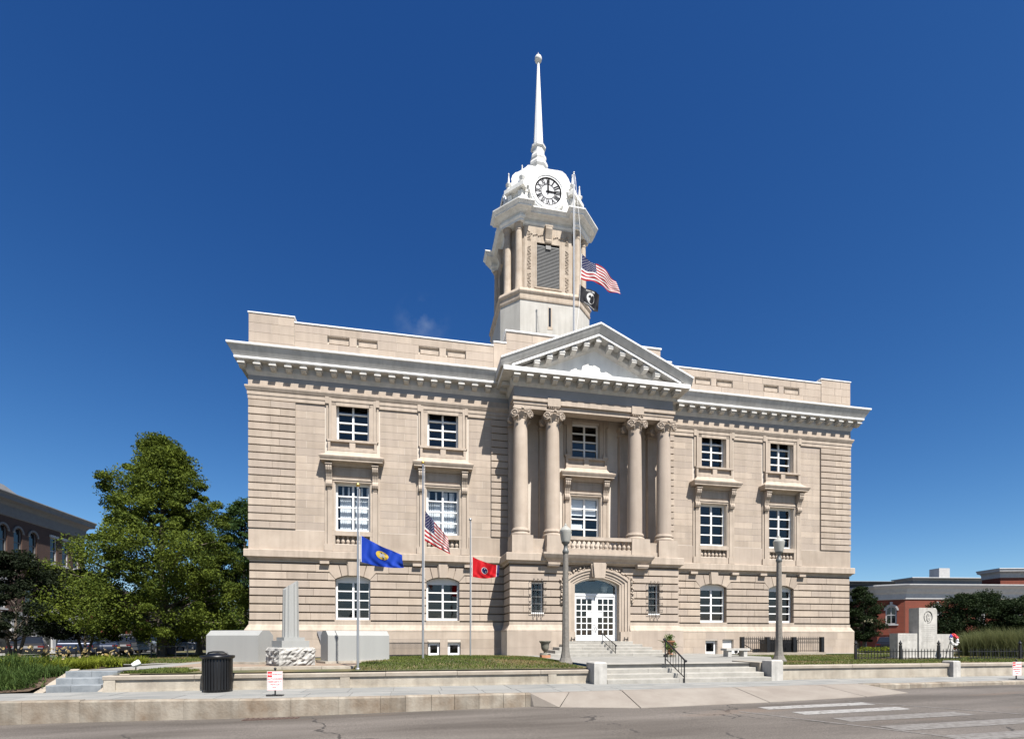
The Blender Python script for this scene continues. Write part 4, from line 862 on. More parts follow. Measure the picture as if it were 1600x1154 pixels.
ROADM = asphalt('worn_road', (0.062, 0.052, 0.043), (0.122, 0.106, 0.092)); STREET = asphalt('side_street_asphalt', (0.07, 0.068, 0.065), (0.10, 0.098, 0.095), False)
xs = [-200, -60, -20, -16, -12, -8, -4, 0, 4, 8, 60, 200]; m = MB()
for a, b in zip(xs[:-1], xs[1:]): m.add([(a, -70, road_z(a)), (b, -70, road_z(b)), (b, -12.0, road_z(b)), (a, -12.0, road_z(a))], [(0, 1, 2, 3)])
ROAD = struct(m.build('road', ROADM, None, fix=False))
sheet('side_street', [(-36, -12), (-24.5, -12), (-24.5, 120), (-36, 120)], -.46, STREET)
sheet('side_street', [(27, -12), (40, -12), (40, 120), (27, 120)], -.46, STREET)
sheet('pavement', [(-41, -12), (-36, -12), (-36, 120), (-41, 120)], -.34, PLAZA); sheet('pavement', [(40, -12), (60, -12), (60, 120), (40, 120)], -.34, PLAZA)
# crosswalk
XW = mat('worn_road_paint', (0.12, 0.11, 0.10), 0.85, col2=(0.25, 0.243, 0.232), scale=9, lo=.36, hi=.50, bump=.2)
XW2 = mat('faded_road_paint', (0.11, 0.10, 0.09), 0.85, col2=(0.165, 0.155, 0.145), scale=9, lo=.42, hi=.58, bump=.2)
for i, (x0, x1, y0, y1) in enumerate(((-1.15, 1.62, -14.84, -14.46), (-.95, 1.68, -15.66, -15.28), (-.80, 2.10, -16.58, -16.14), (-.72, 2.6, -17.52, -17.08), (-.60, 2.6, -18.42, -18.0))):
    m = MB(); n = 10
    for k in range(n):
        a, b = x0+(x1-x0)*k/n, x0+(x1-x0)*(k+1)/n; m.add([(a, y0, road_z(a)+.005), (b, y0, road_z(b)+.005), (b, y1, road_z(b)+.005), (a, y1, road_z(a)+.005)], [(0, 1, 2, 3)])
    struct(m.build('crosswalk_stripe', XW if i < 2 else XW2, ROAD, fix=False), 'structure')
for (xa, ya, xb, yb) in ((-1.9, -14.9, -.3, -18.6), (1.5, -14.2, 3.6, -17.8)):
    m = MB(); w = .05; m.add([(xa-w, ya, road_z(xa)+.0045), (xa+w, ya, road_z(xa)+.0045), (xb+w, yb, road_z(xb)+.0045), (xb-w, yb, road_z(xb)+.0045)], [(0, 1, 2, 3)]); m.build('crosswalk_line', XW2, ROAD, fix=False)
# sidewalk with its slabs, kerb stones
SW = -.45
KP = [(-45, -12.1), (-16, -12.3), (-12, -12.8), (-6.0, -12.85), (3.85, -12.38), (45, -12.42)]
def kerb_y(x):
    for (a, ya), (b, yb) in zip(KP[:-1], KP[1:]):
        if a <= x <= b: return ya + (yb-ya)*(x-a)/(b-a)
    return -12.4
SIDEWALK = sheet('sidewalk', [(x, y+.10) for x, y in KP] + [(45, -10.4), (-45, -10.4)], SW-.008, mat('slab_joint', (0.12, 0.115, 0.105), .95))
for r_, (f0, f1) in enumerate(((0.0, .42), (.42, 1.0))):
    x = -24.0 + .4*r_
    while x < 20:
        w = random.uniform(.75, 1.25); a, b = x+.006, x+w-.006; q = []
        for xx, ff in ((a, f0), (b, f0), (b, f1), (a, f1)):
            yk = kerb_y(xx)+.19; q.append((xx, yk+(-10.45-yk)*ff + (.006 if ff == f0 else -.006)))
        MB().prism(q, SW-.03, SW+random.uniform(-.001, .003), 'z').build('paving_slab', SLAB, SIDEWALK); x += w
m = MB()
for (a, b) in ((-24, -16), (-16, -12), (-12, -5.97), (3.87, 16)): m.add([(x_, kerb_y(x_)+o_, z_) for x_ in (a, b) for o_, z_ in ((.03, -1.2), (.03, SW-.06), (.16, SW-.06), (.16, -1.2))], [(0, 1, 5, 4), (1, 2, 6, 5), (2, 3, 7, 6), (0, 3, 2, 1), (4, 5, 6, 7)])
KERBO = struct(m.build('kerb', KERB))
def kerb_run(x0, x1, ln):
    x = x0
    while x < x1-.1:
        w = min(ln*random.uniform(.93, 1.07), x1-x); g_ = .002 if ln > .8 else .004; a, b = x+g_, x+w-g_; ya, yb = kerb_y(a), kerb_y(b); dz = random.uniform(-.006, .006)
        v = []
        for yo, z in ((0, -1.15), (0.0, SW-.03+dz), (.025, SW+.004+dz), (.185, SW+.004+dz), (.185, -1.15)): v += [(a, ya+yo, z), (b, yb+yo, z)]
        MB().add(v, [(0, 1, 3, 2), (2, 3, 5, 4), (4, 5, 7, 6), (6, 7, 9, 8), (0, 2, 4, 6, 8), (1, 9, 7, 5, 3)]).build('kerb_stone', KERB, KERBO); x += w
kerb_run(-24, -9.4, 1.05); kerb_run(-9.4, -5.95, .55); kerb_run(3.85, 16, .55)
# dropped kerb apron, cast in slabs
AP = struct(MB().add([(-5.0, -12.6, SW-.02), (3.8, -12.2, SW-.02), (3.8, -12.42, SW-.02), (-5.0, -12.82, SW-.02), (-5.2, -13.2, road_z(-5.3)-.02), (-3.65, -13.8, road_z(-3.6)-.01), (-.35, -13.8, road_z(-.3)-.01), (2.6, -13.6, road_z(2.6)-.01), (4.2, -13.28, road_z(4.2)-.01)], [(0, 1, 2, 3), (3, 2, 8, 7, 6, 5, 4)]).build('kerb_ramp', mat('ramp_joint', (.09, .08, .07), .95), None, fix=False))
MB().add([(-5.955, -12.84, SW), (-5.955, -12.60, SW), (-5.0, -12.62, SW+.002), (-5.0, -12.80, SW), (-5.9, -12.93, road_z(-5.9)+.01), (-5.36, -13.2, road_z(-5.4)+.01), (-5.96, -12.87, -1.0)], [(0, 1, 2, 3), (0, 3, 5, 4), (0, 4, 6)]).build('apron_flare', APRON, AP, fix=False)
tp = [(-5.97, -12.86), (-5.0, -12.80), (-3.6, -12.72), (-.35, -12.57), (2.4, -12.43), (3.87, -12.36)]; bt = [(-5.9, -12.93), (-5.35, -13.2), (-3.65, -13.85), (-.35, -13.85), (2.6, -13.65), (4.3, -13.3)]
for i in range(1, 5):
    g = .012; (a, ya), (b, yb) = tp[i], tp[i+1]; (c, yc), (d, yd) = bt[i], bt[i+1]
    v = [(a+g, ya+.18, SW+.003), (b-g, yb+.18, SW+.003), (b-g, yb, SW), (a+g, ya, SW), (c+g, yc, road_z(c)+.012), (d-g, yd, road_z(d)+.012), (c+g, yc-.03, -1.1), (d-g, yd-.03, -1.1)]
    MB().add(v, [(0, 1, 2, 3), (3, 2, 5, 4), (4, 5, 7, 6)]).build('apron_slab', APRON, AP, fix=False)
# storm drain grate in the gutter
dr = thing('gutter_grate', 'rusty flat iron grate lying in gutter below the low parking sign', 'grate', (-11.6, -13.02, road_z(-11.6)))
m = MB(); m.box(-.55, .55, -.14, .12, -.05, .008); m.build('frame', mat('rusty_iron', (.07, .045, .035), .9, var=.3, scale=12), dr)
for i in range(11): MB().box(-.5+i*.1-.03, -.5+i*.1+.03, -.11, .09, .008, .018).build('grate_bar', MATS['rusty_iron'], dr)

# ---- lawns and plaza
GRASSB = mat('lawn_soil', (0.055, 0.062, 0.022), .95, col2=(.16, .115, .055), scale=.7, lo=.42, hi=.72)
def lawn_z(x, y):
    if not (-10.35 < x < -3.45 and -10.42 < y < -.7): return -.02
    return -.03 + .19*math.sin(PI*min(1, max(0, (y+10.42)/9.6)))**.8*math.sin(PI*min(1, max(0, (x+11.2)/8.3)))**.6
sheet('lawn', [(-15.9, -10.42), (-10.3, -10.42), (-10.3, -.7), (-4.5, -.7), (-4.5, 16), (-24, 16), (-24, -6.0), (-17.6, -6.0), (-15.9, -9.0)], -.025, GRASSB)
m = MB(); gx = np.linspace(-10.32, -3.42, 24); gy = np.linspace(-10.42, -.66, 24); m.add([(x, y, lawn_z(x, y)) for x in gx for y in gy], [(i*24+k, (i+1)*24+k, (i+1)*24+k+1, i*24+k+1) for i in range(23) for k in range(23)]); struct(m.build('lawn', GRASSB, None, smooth=60))
sheet('lawn', [(2.4, -10.42), (26, -10.42), (26, 20), (15, 20), (15, -1.0), (6.2, -1.0), (6.2, -5.6), (3.4, -9.4)], -.02, GRASSB)
sheet('plaza', [(-3.42, -10.0), (2.3, -10.0), (3.6, -9.0), (6.4, -5.4), (6.4, -.2), (4.0, -.2), (-4.4, -.2), (-4.4, -2.2), (-3.42, -2.6)], .055, PLAZA)
struct(MB().box(-4.9, -3.9, -2.2, -.2, -.3, .03).build('path', PLAZA))
sheet('path', [(-16.0, -.75), (-4.3, -.75), (-4.3, -.16), (-16.0, -.16)], .012, PLAZA)
sheet('path', [(6.3, -.95), (16, -.95), (16, -.16), (6.3, -.16)], .012, PLAZA)
sheet('path', [(-17.35, -9.25), (-16.15, -9.25), (-15.5, -7.9), (-14.6, -5.2), (-14.2, -1.2), (-15.6, -1.2), (-16.2, -4.6), (-16.9, -7.4)], .004, PLAZA)
sheet('path', [(-17.2, -6.2), (-16.4, -5.2), (-24, -3.9), (-24, -4.9)], .000, PLAZA)
# ---- steps
def steps_thing(name, label, n, x0, x1, y0, z0, rise, tread, material, cuts, taper=0.0):
    t = thing(name, label, 'steps', ((x0+x1)/2, y0, z0)); cx = (x0+x1)/2
    for k in range(n):
        a, b = x0-cx+taper*k, x1-cx-taper*k; cs = [a] + [a+(b-a)*c for c in cuts[k % len(cuts)]] + [b]
        for u, v in zip(cs[:-1], cs[1:]):
            m = MB(); ya = tread*k; yb = tread*n+.4; zz = rise*(k+1)
            m.add([(u+.004, ya, rise*k-.05), (v-.004, ya, rise*k-.05), (v-.004, ya, zz-.012), (u+.004, ya, zz-.012), (u+.004, ya+.012, zz), (v-.004, ya+.012, zz), (u+.004, yb, zz), (v-.004, yb, zz), (u+.004, yb, rise*k-.05), (v-.004, yb, rise*k-.05)],
                  [(0, 1, 2, 3), (3, 2, 5, 4), (4, 5, 7, 6), (6, 7, 9, 8), (0, 3, 4, 6, 8), (1, 9, 7, 5, 2)])
            m.build('step', STEPC if material is None else material, t)
    return t
steps_thing('plaza_steps', 'four wide pale granite steps rising from sidewalk to the plaza', 4, -3.27, 2.02, -10.95, SW, .127, .34, None, ((.42, .72), (.50,), (.30, .62), (.46, .80)))
steps_thing('entrance_steps', 'five tapering granite steps up to the white entrance doors', 5, -2.85, 2.85, -3.55, .05, .131, .37, None, ((.3, .66), (.5,), (.24, .6), (.45,), (.5,)), .31)
struct(MB().box(-1.45, 1.45, -1.95, DY+.1, .45, .706).build('entrance_landing', STEPC))
steps_thing('garden_steps', 'three short bluestone steps beside the lily bed', 3, -17.40, -16.22, -10.22, SW, .15, .36, STEPB, ((.45,), (.3, .8), (.5,)))
gc = thing('step_cheek', 'sloping concrete cheek left of the bluestone garden steps', 'kerb', (-17.5, -10.3, SW)); MB().prism([(-.1, -.05), (1.2, .40), (1.4, .48), (1.4, -.1), (-.1, -.1)], -.11, .09, 'x').build('slab', COPING, gc)
gc = thing('step_cheek', 'sloping concrete cheek right of garden steps joining the low wall', 'kerb', (-16.1, -10.3, SW)); MB().prism([(-.1, .0), (1.0, .40), (1.4, .47), (1.4, -.1), (-.1, -.1)], -.11, .12, 'x').build('slab', COPING, gc)
# ---- retaining walls
def retaining(name, label, x0, x1, piers, top, cop):
    t = thing(name, label, 'wall', ((x0+x1)/2, -10.6, SW)); cx = (x0+x1)/2; h = top - SW
    MB().box(x0-cx, x1-cx, .042, .34, -.25, h-.10).build('panel', CONC, t)
    MB().box(x0-cx, x1-cx, .012, .05, -.2, .045).build('plinth', CONC, t)
    for p in piers: MB().box(p-cx-.12, p-cx+.12, .004, .05, -.2, h-.105).build('pier', CONC, t)
    x = x0
    while x < x1-.05:
        w = min(cop*random.uniform(.8, 1.2), x1-x)
        if x1-(x+w) < .5: w = x1-x
        dz = random.uniform(-.004, .006); m = MB(); m.prism([(-.004, h-.10), (-.012, h-.02+dz), (.006, h+dz), (.36, h+dz), (.36, h-.10)], x-cx+.006, x+w-cx-.006, 'x'); m.build('coping_stone', COPING, t); x += w
    return t
retaining('retaining_wall', 'low stained concrete retaining wall with sunk panels left of the front steps', -16.0, -3.66, (-15.85, -10.42, -4.78), -.055, 2.2)
retaining('retaining_wall', 'low grey retaining wall running right from the front steps', 2.5, 26.0, (), .0, 2.9)
def endblock(label, x0, x1, y0, y1, z1):
    t = thing('stone_block', label, 'block', ((x0+x1)/2, (y0+y1)/2, SW)); m = MB(); w, d = (x1-x0)/2, (y1-y0)/2; h = z1-SW
    m.loft([[(-w, -d, -.05), (w, -d, -.05), (w, d, -.05), (-w, d, -.05)], [(-w, -d, h-.03), (w, -d, h-.03), (w, d, h-.03), (-w, d, h-.03)], [(-w+.03, -d+.03, h), (w-.03, -d+.03, h), (w-.03, d-.03, h), (-w+.03, d-.03, h)]]); m.build('block', MEMO, t); return t
endblock('squared granite end block at the left foot of the front steps', -3.66, -3.28, -10.95, -10.3, .17)
endblock('squared granite end block at the right foot of the front steps', 2.10, 2.50, -10.85, -10.42, .18)
endblock('small capped pier rising above the right retaining wall before the memorial', 9.15, 9.45, -10.72, -10.35, .09)
t = thing('cheek_wall', 'dark stepped cheek wall right of the front steps', 'wall', (2.2, -9.9, SW)); MB().box(-.17, .2, -.5, .9, -.2, .54).build('wall', CONC, t)

# ================================================================== left memorial terrace
PZ = .05
t = thing('memorial_terrace', 'raised terrace of worn concrete blocks under the granite memorials', 'terrace', (-12.4, -8, -.2))
for a, b in zip((-14.6, -13.3, -12.25, -11.2, -10.32)[:-1], (-14.6, -13.3, -12.25, -11.2, -10.32)[1:]): MB().box(a+12.4+.006, b+12.4-.006, -1.35, -1.0, -.2, .25).build('edge_block', CONC, t)
MB().box(-14.6+12.4, -10.32+12.4, -1.0, 3.4, -.2, .246).build('paving', PINK, t)
struct(MB().box(-15.6, -14.602, -8.6, -4.8, -.2, .02).build('path', PINK))
def gabled(t, L, th, h, lid, groove=None):
    pr = [(0, 0), (0, h-.16), (th*.28, h), (th*.72, h), (th, h-.16), (th, 0)]
    if groove is None: MB().prism(pr, 0, L, 'x').build('slab', GRANITE, t)
    else:
        MB().prism(pr, 0, groove-.012, 'x').build('slab', GRANITE, t); MB().prism(pr, groove+.012, L, 'x').build('slab', GRANITE, t); MB().prism([(p[0]*.9+th*.05, p[1]*.97) for p in pr], groove-.012, groove+.012, 'x').build('joint', GRAN_D, t)
    MB().box(-.12, L+.12, -.10, th+.1, -.06, .035).build('footing', CONC, t)
t = thing('granite_memorial', 'grey granite memorial block with sloping top behind the black trash can', 'memorial', (-15.15, -6.62, PZ+.03), math.atan2(-.95, 1.8)); gabled(t, 2.05, .62, 1.02, 0)
t = thing('granite_memorial', 'pale granite memorial block with sloping top and dark joint near its left end', 'memorial', (-11.32, -7.42, PZ+.03), math.atan2(1.05, 1.85)); gabled(t, 2.15, .62, 1.02, 0, .30)
# broken column on rough base
t = thing('broken_column_monument', 'broken fluted grey column on a rough hewn stone base', 'monument', (-12.25, -8.30, PZ), R(33))
rg = random.Random(5); m = MB(); n = 9; hw, hd, hh = .52, .50, .53
def rough_face(m, o, u, v, nrm, nu, nv, amp):
    P = [[None]*(nv+1) for _ in range(nu+1)]
    for i in range(nu+1):
        for k in range(nv+1):
            e = (i in (0, nu)) or (k in (0, nv)); d = 0 if e else rg.uniform(-.2, 1)*amp; P[i][k] = Vector(o) + Vector(u)*(i/nu) + Vector(v)*(k/nv) + Vector(nrm)*d
    vs = [p for row in P for p in row]; m.add(vs, [(i*(nv+1)+k, (i+1)*(nv+1)+k, (i+1)*(nv+1)+k+1, i*(nv+1)+k+1) for i in range(nu) for k in range(nv)])
for s in range(4):
    c, q = [(1, 0), (0, 1), (-1, 0), (0, -1)][s]
    f = lambda x, y, z: (x*c-y*q, x*q+y*c, z)
    rough_face(m, f(-hw, -hw, 0), Vector(f(2*hw, 0, 0)), Vector((0, 0, hh-.03)), f(0, -1, 0), 14, 8, .065)
m.add([(-hw, -hw, hh-.03), (hw, -hw, hh-.03), (hw, hw, hh-.03), (-hw, hw, hh-.03), (-hw+.05, -hw+.05, hh), (hw-.05, -hw+.05, hh), (hw-.05, hw-.05, hh), (-hw+.05, hw-.05, hh)], [(0, 1, 5, 4), (1, 2, 6, 5), (2, 3, 7, 6), (3, 0, 4, 7), (4, 5, 6, 7)])
m.build('rough_base', GRAN_R, t)
MB().box(-.40, .40, -.40, .40, hh, hh+.20).build('die', GRANITE, t); MB().box(-.30, .30, -.30, .30, hh+.20, hh+.30).build('plinth', GRANITE, t)
m = MB(); nf = 48; rows = 7; rings = []
for k in range(rows+1):
    ring = []
    for i in range(nf):
        a = 2*PI*i/nf; fl = .012*(1 if i % 4 == 0 else (0 if i % 4 in (1, 3) else -1)); rr = .225-.02*k/rows+fl; x, y = rr*math.cos(a), rr*math.sin(a)
        ztop = hh+.30+1.55+.14*math.cos(a+R(33)-R(20))+.03*math.sin(5*a); ring.append((x, y, hh+.30+(ztop-hh-.30)*k/rows))
    rings.append(ring)
m.loft(rings); m.build('broken_column', GRANITE, t, smooth=20)
t = thing('slanted_marker', 'dark slanted granite marker behind the broken column', 'marker', (-11.35, -5.6, PZ), R(20)); MB().prism([(-.25, .72), (.35, 1.05), (.35, .92), (-.25, .58)], -.55, .55, 'x').build('tablet', GRAN_D, t); MB().box(-.3, .3, .0, .22, 0, .8).build('stem', GRAN_D, t)

# ================================================================== street furniture
# trash can
t = thing('trash_can', 'round black slatted metal trash can standing on the sidewalk', 'trash can', (-13.35, -10.95, SW))
MB().lathe([(.29, .02), (.30, .05), (.31, .80), (.30, .82)], 0, 0, 28).build('bin_body', BLACKP, t, smooth=30)
for i in range(30):
    a = 2*PI*i/30; MB().box(-.022, .022, -.012, .012, .06, .80).xf(Matrix.Rotation(a, 4, 'Z') @ Matrix.Translation((0, -.318, 0))).build('slat', BLACKP, t)
MB().lathe([(.33, .80), (.37, .82), (.385, .86), (.375, .885), (.30, .89), (.27, .87)], 0, 0, 28, cap=False).build('rim', BLACKP, t, smooth=30)
m = MB(); m.tube([(-.24, 0, .88), (-.20, 0, .95), (-.1, 0, .97), (.1, 0, .97), (.20, 0, .95), (.24, 0, .88)], .02, 8); m.build('handle', BLACKP, t, smooth=60); MB().lathe([(.27, .865), (.18, .93), (.02, .945)], 0, 0, 24).build('lid', BLACKP, t, smooth=40)
MB().lathe([(.30, 0), (.30, .03)], 0, 0, 24).build('foot_ring', BLACKP, t)
# low parking signs
def low_sign(loc, rz, label):
    t = thing('parking_sign', label, 'sign', loc, rz, 'low parking signs on the sidewalk')
    MB().box(-.17, .17, -.09, .09, 0, .025).build('base_plate', IRON, t); MB().tube([(0, 0, .02), (0, 0, .60)], .017, 8).build('post', IRON, t, smooth=40); MB().sphere((0, 0, .615), .03, 10, 7).build('post_ball', IRON, t, smooth=60)
    pl = MB(); pl.box(-.165, .165, -.026, -.02, .13, .56); P = pl.build('plate', SIGNW, t)
    m = MB()
    for a, b, c, d in ((-.157, .157, .138, .144), (-.157, .157, .546, .552), (-.157, -.151, .144, .546), (.151, .157, .144, .546)): m.box(a, b, -.0275, -.026, c, d)
    m.build('border', REDPR, P)
    MB().box(-.15, -.055, -.0275, -.026, .425, .545).build('red_field', REDPR, P)
    def line(txt, x, z, s, mt):
        vs, fs = text_mesh(txt, s, offset=.0012); MB().add([(v[0]+x, -.0285, v[1]+z) for v in vs], fs).build('lettering', mt, P, fix=False)
    line('NO', -.102, .485, .062, SIGNW); line('PARKING', .048, .485, .046, REDPR); line('AUTHORIZED', 0, .385, .049, REDPR); line('EMERGENCY', 0, .322, .049, REDPR); line('VEHICLES', 0, .259, .049, REDPR); line('ONLY', 0, .196, .049, REDPR)
    return t
ls = low_sign((-11.73, -12.22, SW), R(-3), 'low red and white parking sign on the sidewalk beside the trash can')
dup(ls, (10.0, -11.95, SW), R(-4), 'low red and white parking sign at the far right end of the sidewalk', 'low parking signs on the sidewalk')
# lamp posts
def lamp_post(loc, label):
    t = thing('street_lamp', label, 'street lamp', loc, 0, 'lamp posts before the courthouse')
    m = MB(); seg = 16; prof = [(.26, 0), (.26, .06), (.22, .10), (.17, .22), (.135, .40), (.12, .60), (.105, 2.2), (.088, 3.72)]; rings = []
    for r, z in prof: rings.append([(r*(1 if i % 2 else .93)*math.cos(2*PI*i/seg), r*(1 if i % 2 else .93)*math.sin(2*PI*i/seg), z) for i in range(seg)])
    m.loft(rings); m.build('post', LAMPC, t); MB().lathe([(.085, 3.70), (.11, 3.74), (.11, 3.80), (.075, 3.86), (.06, 3.96), (.085, 4.02), (.13, 4.06), (.14, 4.10)], 0, 0, 16).build('collar', mat('lamp_fitter', (.12, .125, .12), .5, metal=.3), t, smooth=40)
    G = MB().lathe([(.13, 4.09), (.155, 4.16), (.195, 4.42), (.205, 4.46), (.20, 4.48)], 0, 0, 20).build('globe', FROST, t, smooth=40)
    MB().lathe([(.205, 4.475), (.19, 4.50), (.14, 4.57), (.07, 4.62), (.045, 4.64), (.05, 4.66), (.02, 4.70), (.004, 4.74)], 0, 0, 20).build('cap', FROST, G, smooth=40)
    return t
lp = lamp_post((-3.62, -8.14, -.02), 'concrete lamp post with frosted lantern left of the entrance'); dup(lp, (4.78, -7.87, -.02), R(20), 'concrete lamp post with frosted lantern right of the front steps', 'lamp posts before the courthouse')
# handrails
def handrail(name, label, x, pts, n):
    (y0, z0, t0), (y1, z1, t1) = pts; t = thing(name, label, 'handrail', (x, y0, z0)); m = MB(); dy = y1-y0
    m.tube([(0, -.06, t0-z0-.03), (0, 0, t0-z0), (0, dy, t1-z0), (0, dy+.05, t1-z0+.01)], .024, 8); m.sphere((0, -.07, t0-z0-.03), .045, 10, 7); m.sphere((0, dy+.06, t1-z0+.01), .045, 10, 7); m.build('top_rail', IRON, t, smooth=50)
    MB().tube([(0, 0, .16), (0, dy, z1-z0+.16)], .014, 6).build('bottom_rail', IRON, t)
    for i in range(n):
        f = i/(n-1); e = i in (0, n-1); zb = (z1-z0)*f; MB().tube([(0, dy*f, (zb if e else zb+.16)), (0, dy*f, (t0+(t1-t0)*f)-z0)], .019 if e else .009, 6).build('post' if e else 'baluster', IRON, t)
    return t
handrail('handrail', 'black iron handrail in the middle of the wide front steps', -.90, ((-10.98, SW, .22), (-9.85, .055, .80)), 8)
handrail('handrail', 'black iron handrail on the steps below the entrance doors', .12, ((-3.50, .06, .56), (-2.0, .58, 1.06)), 10)
# urns
def urn(loc, label, planted):
    t = thing('urn', label, 'urn', loc, 0, 'urns beside the entrance'); MB().box(-.18, .18, -.18, .18, 0, .11).build('plinth', TERRA if not planted else URN, t)
    MB().lathe([(.15, .11), (.14, .14), (.06, .20), (.055, .25), (.10, .29), (.15, .36), (.165, .46), (.17, .56), (.21, .62), (.235, .65), (.24, .68), (.21, .69), (.18, .62)], 0, 0, 24, cap=False).build('bowl', URN if not planted else TERRA, t, smooth=35); MB().lathe([(.001, .60), (.19, .61)], 0, 0, 16, cap=False).build('soil', SOIL, t)
    if planted:
        V = []; rg = np.random.RandomState(4)
        for i in range(220):
            a = rg.uniform(0, 2*PI); r = rg.uniform(0, .2); h = rg.uniform(.0, .30); o = np.array([r*math.cos(a), r*math.sin(a), .62+h]); d = rg.normal(size=3); d /= np.linalg.norm(d); e = np.cross(d, rg.normal(size=3)); e /= np.linalg.norm(e); V.append([o, o+d*.05+e*.02, o+d*.10, o+d*.05-e*.02])
        for i in range(90):
            a = rg.uniform(PI, 2*PI); o = np.array([.2*math.cos(a), .2*math.sin(a), rg.uniform(.25, .66)]); d = rg.normal(size=3)*.06; e = rg.normal(size=3)*.03; V.append([o, o+d+e, o+2*d, o+d-e])
        quads_mesh('plant', V, LEAF_MID, t)
    return t
LEAF_MID = leafmat('leaf_mid', (0.035, 0.075, 0.018), (0.11, 0.17, 0.035))
urn((-3.35, -4.5, .055), 'weathered cast urn without plants left of the entrance steps', False); urn((2.05, -4.7, .055), 'terracotta urn of trailing plants right of the entrance steps', True)
for x, side in ((-1.28, 'left'), (1.36, 'right')):
    t = thing('boot_scraper', 'small iron boot scraper %s of the entrance doors on the landing' % side, 'boot scraper', (x, -1.86, .706)); MB().box(-.10, -.07, -.02, .02, 0, .20).build('upright', IRON, t); MB().box(.07, .10, -.02, .02, 0, .20).build('upright', IRON, t); MB().box(-.07, .07, -.01, .01, .08, .12).build('blade', IRON, t)
# bench, air conditioner, cabinet
t = thing('stone_bench', 'small grey stone bench on the right lawn edge', 'bench', (5.15, -4.75, -.02), R(4)); MB().box(-.60, .60, -.2, .2, .34, .43).build('seat', MEMO, t)
for s in (-1, 1): MB().box(s*.40-.09, s*.40+.09, -.16, .16, 0, .34).build('leg', MEMO, t)
t = thing('air_conditioner', 'small white air conditioner unit under the basement vent', 'air conditioner', (8.0, -.55, .012)); MB().box(-.25, .25, -.14, .14, .03, .28).build('casing', WHITE, t); MB().lathe([(.10, 0), (.10, .02)], 0, 0, 16).xf(Matrix.Translation((.05, -.14, .155)) @ Matrix.Rotation(R(90), 4, 'X')).build('fan_grille', IRON, t)
t = thing('utility_cabinet', 'black utility cabinet behind the iron railing by the right wing', 'cabinet', (10.55, -.75, .012)); MB().box(-.95, .95, -.25, .25, 0, .72).build('body', BLACKP, t); MB().box(-.97, .97, -.28, .28, .72, .76).build('lid', BLACKP, t)
# iron railings
def railing(name, label, p0, p1, h, z, posts, spikes=True, rings=True, wall=0.0, bar=.11, post_w=.05, post_h=None):
    L = math.hypot(p1[0]-p0[0], p1[1]-p0[1]); t = thing(name, label, 'fence', (p0[0], p0[1], z), math.atan2(p1[1]-p0[1], p1[0]-p0[0]))
    if wall: MB().box(-.15, L+.15, -.12, .16, -.05, wall).build('kerb_wall', COPING, t)
    rl = (wall+.06, wall+h-.10) + ((wall+h-.32,) if rings else ())
    for zz in rl: MB().box(0, L, -.012, .012, zz, zz+.03).build('rail', IRON, t)
    for f in posts:
        hh = (post_h or h)+wall; m = MB(); m.box(f*L-post_w, f*L+post_w, -post_w, post_w, 0, hh); 
        if post_h: m.sphere((f*L, 0, hh+.06), .06, 8, 6); m.lathe([(.05, hh+.08), (.001, hh+.2)], f*L, 0, 6)
        m.build('post', IRON, t)
    n = int(L/bar)
    for i in range(1, n):
        x = L*i/n
        if min(abs(x-f*L) for f in posts) < post_w+.02: continue
        m = MB(); m.box(x-.009, x+.009, -.009, .009, wall+.03, wall+h-.02)
        if spikes: m.add([(x-.018, 0, wall+h-.03), (x+.018, 0, wall+h-.03), (x, 0, wall+h+.05), (x, .012, wall+h-.03)], [(0, 1, 2), (1, 3, 2), (3, 0, 2)])
        m.build('bar', IRON, t)
    if rings:
        for i in range(n):
            x = L*(i+.5)/n; m = MB(); m.tube([(x+.048*math.cos(a), 0, wall+h-.19+.075*math.sin(a)) for a in np.linspace(0, 2*PI, 11)], .008, 4, cap=False); m.build('ring', IRON, t)
    return t
railing('iron_railing', 'black spiked iron railing with rings by the right basement stair', (7.86, -1.45), (12.58, -1.45), .80, -.02, (0, .31, .64, 1), wall=.14, bar=.118, post_w=.085)
m = MB(); m.tube([(8.0, -1.2, .62), (9.3, -1.2, -.1)], .02, 6); t = thing('stair_rail', 'slanting black stair rail behind the right iron railing', 'handrail', (8.0, -1.2, -.1)); m.xf(Matrix.Translation((-8.0, 1.2, .1))); m.build('rail', IRON, t)
railing('iron_railing', 'plain black iron railing under left wing beside the memorial slab', (-9.75, -.55), (-7.92, -.55), .70, .0, (0, 1), spikes=False, rings=False, bar=.052, post_w=.02)
railing('iron_fence', 'low black spiked iron fence before the right memorial', (8.9, -7.15), (13.3, -7.85), .42, -.02, (0, .42, .78), rings=False, bar=.13, post_w=.04, post_h=.60)
railing('iron_fence', 'low black spiked iron fence in front of the tall ornamental grasses', (13.55, -7.9), (18.5, -8.2), .42, -.02, (.5, 1), rings=False, bar=.13, post_w=.04, post_h=.60)
